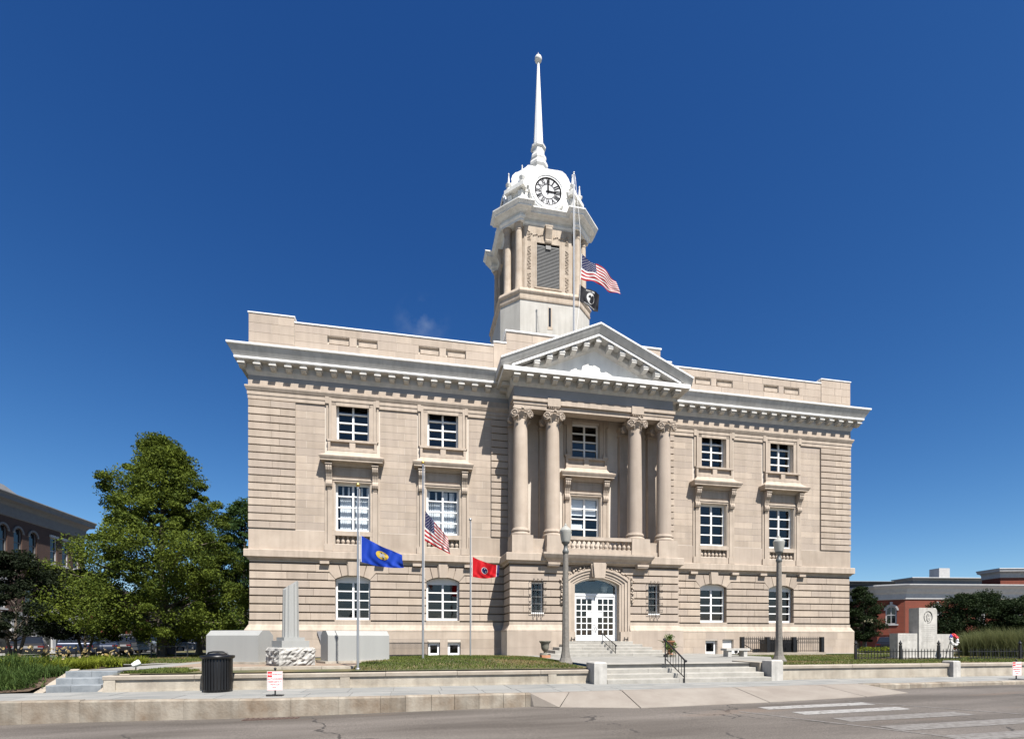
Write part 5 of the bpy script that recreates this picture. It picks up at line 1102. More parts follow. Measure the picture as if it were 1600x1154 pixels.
# ---- flagpoles and flags
def flagpole(loc, h, r, label, top=GOLD):
    t = thing('flagpole', label, 'flagpole', loc, 0); MB().lathe([(r, 0), (r*.95, h*.4), (r*.6, h)], 0, 0, 12).build('pole', STEEL, t, smooth=40); MB().lathe([(r*2, 0), (r*2, .04), (r*1.2, .07)], 0, 0, 12).build('foot_flange', STEEL, t); MB().lathe([(r*.9, h-.01), (r*.9, h+.05)], 0, 0, 10).build('truck', STEEL, t); MB().sphere((0, 0, h+.10), .06, 12, 8).build('finial_ball', top, t, smooth=60)
    MB().tube([(r*1.6, -.02, 1.1), (r*1.25, -.03, h*.5), (r*1.5, -.01, h)], .006, 5).build('halyard', SIGNW, t); return t
flagpole((-10.15, -10.0, -.03), 4.98, .034, 'short aluminium flagpole with gilt ball flying the blue flag'); flagpole((-8.30, -6.5, .08), 6.80, .040, 'tallest of the ground flagpoles, rising before the second window bay'); flagpole((-6.39, -4.4, .10), 5.36, .032, 'slender flagpole near the wall flying the red flag', STEEL)
tf = flagpole((.36, 3.0, 15.985 if False else 13.6), 13.5, .048, 'white roof flagpole rising in front of the clock tower', STEEL)
def clothmat(name, nodes_fn, rough=.75):
    m = bpy.data.materials.new(name); m.use_nodes = True; N = m.node_tree.nodes; L = m.node_tree.links; b = N['Principled BSDF']; b.inputs['Roughness'].default_value = rough; b.inputs['Specular IOR Level'].default_value = .2
    uv = N.new('ShaderNodeUVMap'); sp = N.new('ShaderNodeSeparateXYZ'); L.new(uv.outputs[0], sp.inputs[0]); col = nodes_fn(N, L, sp.outputs[0], sp.outputs[1], uv.outputs[0])
    if isinstance(col, tuple):
        rgb = N.new('ShaderNodeRGB'); rgb.outputs[0].default_value = (*col, 1); col = rgb.outputs[0]
    L.new(col, b.inputs['Base Color']); tl = N.new('ShaderNodeBsdfTranslucent'); L.new(col, tl.inputs[0]); ms = N.new('ShaderNodeMixShader'); ms.inputs[0].default_value = .3; L.new(b.outputs[0], ms.inputs[1]); L.new(tl.outputs[0], ms.inputs[2]); L.new(ms.outputs[0], N['Material Output'].inputs['Surface']); return m
def _m(N, L, op, a, b=0.0):
    n = N.new('ShaderNodeMath'); n.operation = op
    for i, v in enumerate((a, b)):
        if isinstance(v, (int, float)): n.inputs[i].default_value = v
        else: L.new(v, n.inputs[i])
    return n.outputs[0]
def _mix(N, L, f, a, b):
    n = N.new('ShaderNodeMix'); n.data_type = 'RGBA'; L.new(f, n.inputs[0])
    for i, v in ((6, a), (7, b)):
        if isinstance(v, tuple): n.inputs[i].default_value = (*v, 1)
        else: L.new(v, n.inputs[i])
    return n.outputs[2]
RED_, BLUE_, WHI_ = (.33, .012, .018), (.012, .015, .07), (.58, .575, .56)
def us(N, L, u, v, uv):
    st = _m(N, L, 'MODULO', _m(N, L, 'MULTIPLY', v, 13.0), 2.0); red = _m(N, L, 'LESS_THAN', st, 1.0); c = _mix(N, L, red, WHI_, RED_)
    can = _m(N, L, 'MULTIPLY', _m(N, L, 'LESS_THAN', u, .40), _m(N, L, 'GREATER_THAN', v, 6/13)); return _mix(N, L, can, c, BLUE_)
def tn(N, L, u, v, uv):
    c = _mix(N, L, _m(N, L, 'GREATER_THAN', u, .90), RED_2, WHI_); return _mix(N, L, _m(N, L, 'GREATER_THAN', u, .918), c, BLUE_)
RED_2 = (.44, .008, .014)
US = clothmat('us_flag_cloth', us); TN = clothmat('red_flag_cloth', tn); BLUEF = clothmat('blue_flag_cloth', lambda *a: (.008, .042, .33)); BLACKF = clothmat('black_flag_cloth', lambda *a: (.012, .012, .016)); WCL = clothmat('white_cloth', lambda *a: WHI_); BCL = clothmat('navy_cloth', lambda *a: BLUE_); YCL = clothmat('yellow_cloth', lambda *a: (.70, .48, .07))
def flag(name, label, P00, P01, P10, P11, amp, waves, material, bend=0.0, thick=0):
    """cloth patch: P01 hoist top, P00 hoist bottom, P11 fly top, P10 fly bottom; folds run across it"""
    o0 = Vector(P01); A, B, C, D_ = [Vector(p) - o0 for p in (P00, P01, P10, P11)]
    def S(u, v):
        p = (A*(1-v) + B*v)*(1-u) + (C*(1-v) + D_*v)*u; w = math.sin(waves*2*PI*(u + .22*(1-v)))*amp*min(1, u*3) + math.sin(waves*4.6*PI*u - 2.4*v)*amp*.45*u + math.sin(19*u + 9*v + 2*math.sin(5*v))*amp*.16*min(1, u*4)
        sag = bend*math.sin(PI*u)*(1 - .4*v); return p + Vector((.12*w, w, -sag + .25*w*u))
    t = thing(name, label, 'flag', tuple(o0)); nu, nv = 48, 26; vs = [S(i/nu, k/nv) for i in range(nu+1) for k in range(nv+1)]; fs = [(i*(nv+1)+k, (i+1)*(nv+1)+k, (i+1)*(nv+1)+k+1, i*(nv+1)+k+1) for i in range(nu) for k in range(nv)]
    me = bpy.data.meshes.new('cloth'); me.from_pydata([tuple(p) for p in vs], [], fs); uvl = me.uv_layers.new(name='UVMap'); 
    for poly in me.polygons:
        for li, vi in zip(poly.loop_indices, poly.vertices): uvl.data[li].uv = ((vi//(nv+1))/nu, (vi % (nv+1))/nv)
        poly.use_smooth = True
    me.materials.append(material); o = bpy.data.objects.new('cloth', me); COL.objects.link(o); o.parent = t
    def deco(nm, polys, mt, off=.006):
        m = MB()
        for sgn in (-1, 1):
            for vs2, fs2 in polys:
                out = []
                for u, v in vs2:
                    p = S(u, v); e = .004; n = (S(u+e, v)-S(u-e, v)).cross(S(u, v+e)-S(u, v-e)); n.normalize(); out.append(p + n*off*sgn)
                m.add(out, fs2)
        return m.build(nm, mt, t, fix=False)
    return t, S, deco
def star(cu, cv, r, asp): return ([(cu, cv)] + [(cu + (r if i % 2 == 0 else r*.4)*math.sin(PI*i/5)*asp, cv + (r if i % 2 == 0 else r*.4)*math.cos(PI*i/5)) for i in range(10)], [(0, i+1, (i+1) % 10+1) for i in range(10)])
def disc(cu, cv, ru, rv, n=20): return ([(cu, cv)] + [(cu+ru*math.cos(2*PI*i/n), cv+rv*math.sin(2*PI*i/n)) for i in range(n)], [(0, i+1, (i+1) % n+1) for i in range(n)])
def stars50(): return [star(.40*(i+1)/12, 1-(7/13)*(k+1)/10, .022, .62) for i in range(11) for k in range(9) if (i+k) % 2 == 0]
t, S, d = flag('flag', 'blue flag with a yellow oval seal on the short flagpole', (-10.08, -10.02, 2.95), (-10.08, -10.02, 3.68), (-8.92, -9.85, 2.84), (-8.95, -9.85, 3.20), .10, 1.7, BLUEF, .06)
d('seal', [disc(.50, .55, .135, .20)], YCL); d('seal_emblem', [disc(.50, .60, .05, .08, 12), disc(.47, .50, .03, .05, 10), disc(.545, .49, .035, .05, 10)], WCL, .010); d('seal_mark', [disc(.515, .43, .022, .035, 10), disc(.49, .66, .02, .02, 8)], BCL, .013); d('header_band', [([(.0, 0), (.022, 0), (.022, 1), (.0, 1)], [(0, 1, 2, 3)])], WCL)
t, S, d = flag('flag', 'american flag hanging half furled from the tall ground flagpole', (-8.25, -6.53, 4.26), (-8.22, -6.53, 5.30), (-7.34, -6.4, 3.84), (-7.42, -6.4, 4.40), .13, 1.6, US, .02); d('stars', stars50(), WCL)
t, S, d = flag('flag', 'red flag with round blue emblem and navy fly edge', (-6.33, -4.42, 3.30), (-6.33, -4.42, 4.10), (-5.24, -4.3, 3.36), (-5.20, -4.3, 3.78), .10, 1.5, TN, .09)
d('emblem_ring', [disc(.46, .47, .115, .20)], WCL); d('emblem_disc', [disc(.46, .47, .10, .175)], BCL, .009); d('emblem_stars', [star(.46, .575, .042, .62), star(.418, .42, .042, .62), star(.504, .42, .042, .62)], WCL, .012); d('header_band', [([(.0, 0), (.022, 0), (.022, 1), (.0, 1)], [(0, 1, 2, 3)])], WCL)
t, S, d = flag('flag', 'american flag streaming from the roof flagpole beside the tower', (.74, 2.96, 21.22), (.80, 2.96, 22.66), (3.25, 3.2, 20.80), (3.02, 3.2, 21.62), .16, 1.3, US, -.06); d('stars', stars50(), WCL); d('header_band', [([(.0, 0), (.014, 0), (.014, 1), (.0, 1)], [(0, 1, 2, 3)])], WCL)
t, S, d = flag('flag', 'small black flag with white disc below the roof american flag', (.62, 2.96, 20.02), (.70, 2.96, 20.90), (1.86, 3.15, 19.60), (1.98, 3.15, 20.66), .09, 1.2, BLACKF, .06)
d('disc', [disc(.56, .50, .19, .31)], WCL); d('silhouette', [disc(.53, .52, .075, .15, 14), disc(.555, .33, .11, .09, 14), disc(.60, .55, .02, .05, 8), ([(.66, .25), (.69, .25), (.69, .66), (.66, .66)], [(0, 1, 2, 3)]), ([(.63, .62), (.72, .62), (.72, .66), (.63, .66)], [(0, 1, 2, 3)])], BLACKF, .010)
def ftext(s, cu, cv, su, sv):
    vs, fs = text_mesh(s, 1.0, offset=.03); return ([(cu+v[0]*su, cv+v[1]*sv) for v in vs], fs)
d('lettering', [ftext('POW', .42, .88, .075, .13), star(.545, .885, .05, .62), ftext('MIA', .67, .88, .075, .13), ftext('YOU ARE NOT FORGOTTEN', .55, .08, .042, .085)], WCL)
MB().tube([(.08+.0, -.03, 4.0), (.32, -.04, 6.2), (.42, -.04, 8.4), (.36, -.04, 10.5), (.08, -.02, 13.4)], .010, 5).build('halyard_line', SIGNW, tf)
# ================================================================== memorial on the right lawn
t = thing('eagle_monument', 'tall granite memorial with carved eagle roundel between two lower wings', 'monument', (13.0, -6.55, -.02))
MB().box(-1.62, 1.55, -.22, .35, -.05, .06).build('footing', MEMO, t)
m = MB(); m.prism([(-.47, .06), (.47, .06), (.47, 2.08), (.40, 2.17), (-.47, 2.17)], -.17, .28); TS_ = m.build('centre_slab', MEMO, t)
MB().box(-1.50, -.50, -.12, .26, .06, 1.08).build('wing_slab', MEMO, t); MB().box(.50, 1.40, -.12, .26, .06, 1.05).build('wing_slab', MEMO, t)
m = MB(); pts = [(.21*math.cos(a), -.172, 1.78+.25*math.sin(a)) for a in np.linspace(R(-100), R(235), 22)]; m.tube(pts, [.012+.012*math.sin(PI*i/21) for i in range(22)], 6); m.build('roundel_ring', INK, TS_, smooth=60)
m = MB()
for cx, cz, sx, sz, n_ in ((0, 1.80, .055, .10, 12), (-.07, 1.72, .03, .09, 10), (.08, 1.72, .03, .09, 10), (.015, 1.92, .05, .04, 10), (0, 1.64, .05, .03, 10)):
    m.prism([(cx+sx*math.cos(2*PI*i/n_), cz+sz*math.sin(2*PI*i/n_)) for i in range(n_)], -.185, -.16)
m.build('carved_eagle', MEMO, TS_); m = MB()
m.tube([(-.10, -.18, 1.86), (-.08, -.18, 1.68), (0, -.18, 1.58), (.08, -.18, 1.68), (.10, -.18, 1.86)], .008, 5); m.tube([(-.03, -.188, 1.88), (0, -.19, 1.80), (.03, -.188, 1.88)], .007, 5); m.build('carved_lines', INK, TS_)
rg = random.Random(2); m = MB()
for k in range(9):
    z = 1.42-k*.085; w = .36 if k < 4 else (.16 if k in (4, 5) else .26); x = -w
    while x < w:
        L = rg.uniform(.018, .05); m.box(x, min(w, x+L), -.1725, -.17, z, z+.030); x += L+rg.uniform(.012, .03)
o = m.build('worn_inscription', MEMO if False else mat('worn_letters', (.30, .285, .26), .9), TS_); o['kind'] = 'stuff'
m = MB()
for k in range(4):
    x = -1.42
    while x < -.62: L = rg.uniform(.02, .06); m.box(x, x+L, -.1225, -.12, .98-k*.07, 1.005-k*.07); x += L+rg.uniform(.015, .05)
o = m.build('worn_inscription', MATS['worn_letters'], t); o['kind'] = 'stuff'
t = thing('wreath', 'red white and blue wreath on a black stand leaning at the memorial', 'wreath', (13.75, -7.15, -.02), R(-8))
for s in (-.22, .22): MB().tube([(s, -.12, 0), (s*.2, .05, 1.0)], .012, 6).build('stand_leg', IRON, t)
MB().tube([(0, .35, 0), (0, .06, .95)], .012, 6).build('stand_leg', IRON, t)
for nm, a0, a1, mt in (('white_flowers', R(150), R(330), mat('cream_petals', (.45, .44, .42), .8)), ('red_flowers', R(20), R(110), REDPR), ('blue_flowers', R(110), R(150), mat('blue_petals', (.03, .04, .25), .7)), ('silver_flowers', R(-30), R(20), SIGNW)):
    m = MB()
    for i in range(int((a1-a0)*16)):
        a = rg.uniform(a0, a1); r = .20+rg.uniform(-.04, .04); m.sphere((r*.8*math.cos(a), -.06+rg.uniform(-.03, .03)+.04*math.sin(a), .80+r*math.sin(a)), rg.uniform(.028, .045), 6, 4)
    m.build(nm, mt, t, smooth=60)['kind'] = 'stuff'

# ================================================================== vegetation
LEAF_OAK = leafmat('oak_leaf', (0.010, 0.028, 0.008), (0.150, 0.185, 0.024), scale=.62, trans=.30)
LEAF_DK = leafmat('dark_leaf', (0.004, 0.008, 0.004), (0.014, 0.020, 0.007), scale=.8, trans=.12)
LEAF_BK = leafmat('back_leaf', (0.018, 0.042, 0.014), (0.060, 0.098, 0.024), scale=.7, trans=.3)
LEAF_MY = leafmat('myrtle_leaf', (0.007, 0.016, 0.006), (0.026, 0.040, 0.012), scale=.7, trans=.22)
LEAF_Y = leafmat('yellow_green_leaf', (0.06, 0.09, 0.012), (0.22, 0.24, 0.025), scale=1.5, trans=.35)
LEAF_L = leafmat('lily_leaf', (0.022, 0.050, 0.014), (0.085, 0.125, 0.030), scale=2.0, trans=.3)
GRASS = leafmat('grass_blade', (0.040, 0.075, 0.016), (0.135, 0.150, 0.036), scale=.6, trans=.3); GRASS_D = leafmat('dry_grass_blade', (0.13, 0.10, 0.04), (0.25, 0.185, 0.085), scale=.8, trans=.3)
REEDM = leafmat('reed_leaf', (0.055, 0.075, 0.025), (0.20, 0.20, 0.09), scale=1.0, trans=.35)
def leaves(rs, centers, per, spread, size, flat=.55):
    n = len(centers)*per; c = np.repeat(np.asarray(centers), per, axis=0); sp = np.repeat(np.asarray(spread), per)[:, None]
    g = rs.normal(size=(n, 3)); g /= np.linalg.norm(g, axis=1)[:, None]; g *= rs.uniform(0, 1, (n, 1))**.45; p = c + g*sp*np.array([1, 1, flat])
    nrm = rs.normal(size=(n, 3)) + np.array([0, 0, .9]); nrm /= np.linalg.norm(nrm, axis=1)[:, None]
    a = np.cross(nrm, rs.normal(size=(n, 3))); a /= np.linalg.norm(a, axis=1)[:, None]; b = np.cross(nrm, a); s = size*rs.uniform(.6, 1.35, (n, 1))
    return np.stack([p - a*s, p + b*s*.5 + nrm*s*.12, p + a*s, p - b*s*.5 + nrm*s*.12], axis=1)
def tree(name, label, loc, zs, rads, nclump, per, lsize, lmat, trunk_r, seed, group=None, csize=.55, off=(0, 0), limbs=26, flat=.5, multi=1, zfork=.18):
    rs = np.random.RandomState(seed); rg = random.Random(seed); t = thing(name, label, 'tree', loc, 0, group); H = zs[-1]
    tips = []; spread = []
    for i in range(nclump):
        z = zs[0] + (zs[-1]-zs[0])*((i+rg.random())/nclump); r = np.interp(z, zs, rads); a = i*2.39996 + rg.uniform(-.5, .5); rr = r*math.sqrt(rg.uniform(.12, 1.0))*rg.uniform(.86, 1.10)
        rr *= (1 + .16*math.sin(3*a+z*1.3+seed)) * (1 + .12*(rg.random() < .2)); tips.append((rr*math.cos(a)+off[0]*z/H, rr*math.sin(a)+off[1]*z/H, z)); spread.append(csize*rg.choice((.4, .6, .8, 1.0, 1.35))*rg.uniform(.9, 1.1)*(.65+.35*min(1, r/(max(rads)))))
    m = MB()
    for q in range(multi):
        ox, oy = (0, 0) if multi == 1 else (.12*math.cos(q*2.1), .12*math.sin(q*2.1)); tx, ty = (0, 0) if multi == 1 else (max(rads)*.4*math.cos(q*2.1), max(rads)*.4*math.sin(q*2.1))
        pts = [(ox, oy, -.1), (ox*1.1, oy*1.1, .25)] + [(ox+tx*f+off[0]*f+rg.uniform(-.04, .04)*H*.1, oy+ty*f+off[1]*f+rg.uniform(-.04, .04)*H*.1, H*f) for f in (.2, .4, .6, .8, .93)]
        m.tube(pts, [trunk_r*1.35, trunk_r*1.05, trunk_r*.9, trunk_r*.7, trunk_r*.48, trunk_r*.25, trunk_r*.08], 10)
    TR = m.build('trunk', BARK, t, smooth=60)
    for i in rg.sample(range(nclump), min(limbs, nclump)):
        x, y, z = tips[i]; z0 = max(H*zfork, z - .35*math.hypot(x, y) - rg.uniform(.2, .7)); f = z0/H; b = (off[0]*f, off[1]*f, z0); r0 = trunk_r*.42*(1-f*.7)
        MB().tube([b, (b[0]+(x-b[0])*.5, b[1]+(y-b[1])*.5, z0+(z-z0)*.62), (x, y, z)], [r0, r0*.6, r0*.15], 6).build('limb', BARK, TR, smooth=60)
    quads_mesh('crown', leaves(rs, tips, per, spread, lsize, flat), lmat, t)
    return t
tree('oak_tree', 'tall broad green tree left of the courthouse, lit on its right side', (-20.25, 2.3, -.05), [.9, 1.6, 2.6, 4.7, 6.2, 7.7, 9.0, 10.2], [2.5, 3.4, 3.8, 3.5, 2.6, 1.95, 1.25, .3], 380, 520, .054, LEAF_OAK, .20, 11, None, .76, limbs=80, flat=.6)
tree('shade_tree', 'narrow green tree half hidden behind the left corner of courthouse', (-20.9, 16.8, -.2), [1.0, 3, 6, 9, 11.2], [2.2, 3.2, 3.0, 1.9, .4], 150, 380, .080, LEAF_BK, .18, 12, None, .8)
tree('shade_tree', 'dark tree standing behind the broad green tree, near parked silver car', (-25.5, 22, -.2), [1.6, 3, 5.5, 8, 9.5], [2.5, 4.4, 4.4, 2.6, .6], 90, 340, .11, LEAF_DK, .2, 17, None, 1.0)
tree('crape_myrtle', 'low dark tree at the far left edge before the brick block', (-24.4, -.4, -.05), [.95, 1.4, 2.4, 3.4, 4.3], [1.3, 1.9, 2.0, 1.5, .5], 80, 420, .050, LEAF_DK, .06, 13, 'dark crape myrtles by the left street', .46, multi=3)
tree('crape_myrtle', 'low dark tree between the far left tree and the tall green tree', (-24.0, 3.4, -.05), [.9, 1.4, 2.4, 3.3, 4.1], [1.3, 1.9, 2.1, 1.5, .5], 80, 420, .050, LEAF_DK, .06, 14, 'dark crape myrtles by the left street', .48, multi=3)
def site(px_, z_): x = (px_-800)/793*z_; return (-8.756+x*.9803+z_*.1977, -24.5-x*.1977+z_*.9803)
a = site(1347, 40); tree('crape_myrtle', 'dark feathery tree just right of the courthouse corner', (*a, -.3), [.9, 1.8, 3.2, 4.4, 5.2], [.6, 1.05, 1.2, .85, .3], 70, 420, .060, LEAF_MY, .07, 15, None, .55, multi=3)
a = site(1525, 38); tree('crape_myrtle', 'wide dark tree in front of the red brick building behind the grasses', (*a, -.3), [.5, 1.5, 2.6, 3.6, 4.4], [2.3, 3.0, 3.1, 2.3, .9], 210, 380, .062, LEAF_MY, .08, 16, None, .80, multi=3)
a = site(1625, 36); tree('crape_myrtle', 'dark tree cut by the right edge of the view', (*a, -.3), [.5, 1.5, 2.6, 3.6, 4.2], [1.9, 2.6, 2.7, 1.9, .6], 140, 340, .062, LEAF_MY, .08, 18, None, .75, multi=3)
# blades
def blades(rs, pts, h, w, lean, k=3):
    """curved strap blades as quads; pts (n,3)"""
    n = len(pts); a = rs.uniform(0, 2*PI, n); hh = h*rs.uniform(.6, 1.25, n); dx = np.stack([np.cos(a), np.sin(a), np.zeros(n)], 1); px_ = np.stack([-np.sin(a), np.cos(a), np.zeros(n)], 1); le = lean*rs.uniform(.3, 1.4, n)
    V = []; prev = None
    for i in range(k+1):
        f = i/k; c = pts + dx*(le*f*f)[:, None]*hh[:, None] + np.array([0, 0, 1])*(hh*(f - .28*le*f*f))[:, None]; ww = w*(1-f*.92); L, Rr = c - px_*ww, c + px_*ww
        if prev is not None: V.append(np.stack([prev[0], prev[1], Rr, L], 1))
        prev = (L, Rr)
    return np.concatenate(V, 0)
def inpoly(x, y, P):
    c = np.zeros(len(x), bool); j = len(P)-1
    for i in range(len(P)):
        xi, yi = P[i]; xj, yj = P[j]; c ^= ((yi > y) != (yj > y)) & (x < (xj-xi)*(y-yi)/(yj-yi+1e-12)+xi); j = i
    return c
def lawn_grass(label, P, n, seed, h=.055):
    rs = np.random.RandomState(seed); xs_, ys_ = [p[0] for p in P], [p[1] for p in P]; x = rs.uniform(min(xs_), max(xs_), n*2); y = rs.uniform(min(ys_), max(ys_), n*2); k = inpoly(x, y, P); x, y = x[k][:n], y[k][:n]
    dry = (np.sin(x*1.1+seed)+np.sin(y*1.7+x*.6)+rs.normal(size=len(x))*.7) > 1.0
    p = np.stack([x, y, np.array([lawn_z(a_, b_) for a_, b_ in zip(x, y)])], 1)
    struct(quads_mesh('grass', blades(rs, p[~dry], h, .011, .8, 2), GRASS), 'stuff', label); struct(quads_mesh('grass', blades(rs, p[dry], h*.8, .010, 1.1, 2), GRASS_D), 'stuff', 'dry tufts in '+label)
lawn_grass('short green lawn before the left wing', [(-10.3, -10.3), (-3.75, -10.3), (-3.5, -2.8), (-4.4, -.9), (-10.3, -.8)], 30000, 1); lawn_grass('short lawn on the right of the plaza', [(3.0, -10.3), (20, -10.3), (20, -3), (15, -1.1), (6.4, -1.1), (6.5, -5.3)], 34000, 2); lawn_grass('small grass patch above the left retaining wall', [(-15.8, -10.3), (-14.3, -10.3), (-14.3, -8.7), (-15.6, -8.3)], 5000, 3, .07); lawn_grass('strip of lawn under the tall green tree', [(-22, -6), (-16.6, -5), (-16.5, 4), (-23.5, 6)], 12000, 4, .07)
# lily bed
bed = MB(); gx = np.linspace(-24, -17.6, 14); gy = [-10.45, -9.9, -9.2, -8.4, -7, -5.2, -4.2]
def bed_z(x, y): return -.43 + .40*min(1, max(0, (y+10.45)/1.9)) + .03*math.sin(x*3+y*2)
bed.add([(x, y, bed_z(x, y)) for x in gx for y in gy], [(i*7+k, (i+1)*7+k, (i+1)*7+k+1, i*7+k+1) for i in range(13) for k in range(6)]); struct(bed.build('flower_bed', SOIL, None, smooth=60))
struct(sheet('sidewalk_verge', [(-45, -10.4), (-24, -10.4), (-24, 20), (-45, 20)], -.47, GRASSB))
rs = np.random.RandomState(21)
def clumps(n, x0, x1, y0, y1, per, h, w, lean, r):
    P = []
    for i in range(n):
        cx, cy = rs.uniform(x0, x1), rs.uniform(y0, y1); q = rs.normal(size=(per, 2))*r; P.append(np.stack([cx+q[:, 0], cy+q[:, 1], np.array([bed_z(cx, cy)]*per)], 1))
    return blades(rs, np.concatenate(P, 0), h, w, lean, 4)
struct(quads_mesh('lily_leaves', clumps(130, -23.5, -17.66, -10.3, -8.7, 80, .32, .011, 1.0, .10), LEAF_L), 'stuff', 'dark green strap leaves filling the front of the lily bed')
struct(quads_mesh('lily_leaves', clumps(40, -23.0, -18.7, -8.9, -7.2, 60, .46, .012, .8, .08), LEAF_L), 'stuff', 'taller upright strap leaves at the left of the bed')
struct(quads_mesh('daylily_leaves', clumps(120, -21.5, -17.5, -8.4, -5.0, 60, .33, .018, 1.3, .10), LEAF_Y), 'stuff', 'yellow green daylily foliage along the back of the bed')
V = []
for i in range(110):
    x, y = rs.uniform(-22, -17.6), rs.uniform(-8.3, -4.8); z = bed_z(x, y)+rs.uniform(.30, .62); 
    for q in range(3):
        d = rs.normal(size=3)*.024; e = rs.normal(size=3)*.02; o_ = np.array([x, y, z]); V.append([o_-d, o_+e, o_+d, o_-e])
struct(quads_mesh('daylily_flowers', V, leafmat('petal', (.36, .26, .04), (.42, .34, .26), 3, .3)), 'stuff', 'small pale flowers standing above the daylily bed')
t = thing('garden_spotlight', 'small white garden spotlight beside the bluestone steps', 'spotlight', (-15.75, -9.6, -.02), R(40)); MB().tube([(0, 0, 0), (0, 0, .12)], .015, 6).build('stake', IRON, t); MB().lathe([(.05, -.09), (.075, .0), (.085, .09), (.07, .095)], 0, 0, 14).xf(Matrix.Translation((.0, 0, .20)) @ Matrix.Rotation(R(65), 4, 'Y')).build('hood', WHITE, t, smooth=40)
# ornamental grasses on the right
for i, (px_, z_, sz, lab) in enumerate(((1530, 25, 1.0, 'arching ornamental grass clump nearest the right memorial'), (1562, 24, 1.15, 'middle arching ornamental grass clump right of the memorial'), (1598, 23.5, 1.1, 'arching ornamental grass clump at the right edge of view'))):
    a = site(px_, z_); t = thing('ornamental_grass', lab, 'grass clump', (*a, -.03), 0, 'ornamental grasses by the right memorial'); rs = np.random.RandomState(40+i); q = rs.normal(size=(2600, 2))*.34*sz
    quads_mesh('leaves', blades(rs, np.stack([q[:, 0], q[:, 1], np.zeros(2600)], 1), 1.15*sz, .009, .55, 4), REEDM, t)
a = site(1548, 27); t = thing('shrub', 'low dark shrub between the grass clumps and the dark tree', 'shrub', (*a, -.05)); rs = np.random.RandomState(50); c = [(rs.uniform(-1.6, 2.4), rs.uniform(-.6, .6), rs.uniform(.2, 1.0)) for _ in range(60)]; quads_mesh('foliage', leaves(rs, c, 110, [.34]*60, .06, .8), LEAF_MY, t); MB().tube([(0, 0, 0), (.1, 0, .8)], [.04, .02], 6).build('stem', BARK, t)
a = site(1370, 30); t = thing('shrub', 'low clipped hedge behind the iron fence by the memorial', 'shrub', (*a, -.05)); c = [(rs.uniform(-1.2, 1.2), rs.uniform(-.3, .3), rs.uniform(.1, .28)) for _ in range(50)]; quads_mesh('foliage', leaves(rs, c, 80, [.2]*50, .045, .8), LEAF_Y, t); MB().tube([(0, 0, 0), (.0, 0, .2)], [.03, .02], 6).build('stem', BARK, t)
# low fence round the tree, concrete lamp behind
railing('iron_hoop_fence', 'low black iron fence round the foot of the tall green tree', (-22.6, .2), (-18.6, .9), .62, -.05, (0, .33, .66, 1), spikes=False, rings=False, bar=.42, post_w=.022)
railing('iron_hoop_fence', 'low black iron fence along the left street right of the tree', (-22.2, 8.4), (-19.9, 8.8), .75, -.15, (0, .5, 1), spikes=False, rings=False, bar=.5, post_w=.03)
dup(lp, (*site(311, 27), -.10), R(40), 'concrete lamp post rising into the foliage right of the tall tree', 'lamp posts before the courthouse')
a = site(266, 27); t = thing('newspaper_box', 'dark blue newspaper box at the foot of the tall tree', 'newspaper box', (*a, -.1), R(25)); MB().box(-.25, .25, -.2, .2, .0, .75).build('cabinet', mat('navy_paint', (.014, .018, .05), .4), t); MB().prism([(-.2, .75), (.2, .75), (.2, .95), (-.05, .95)], -.25, .25, 'x').build('top', MATS['navy_paint'], t); MB().box(-.18, .18, -.206, -.2, .45, .7).build('window', CARGLASS, t)
# twin globe lamp on the right
a = site(1353, 42); t = thing('twin_globe_lamp', 'slim black lamp with two yellowish globes in front of the dark tree', 'street lamp', (*a, -.34)); MB().lathe([(.14, 0), (.1, .4), (.055, .6), (.045, 2.3)], 0, 0, 10).build('post', IRON, t, smooth=40); MB().tube([(-.38, 0, 2.32), (-.3, 0, 2.2), (0, 0, 2.25), (.3, 0, 2.2), (.38, 0, 2.32)], .03, 6).build('arm', IRON, t)
for s in (-1, 1): MB().sphere((s*.38, 0, 2.58), .24, 14, 10).build('globe', mat('yellowed_globe', (.62, .56, .36), .4), t, smooth=60)

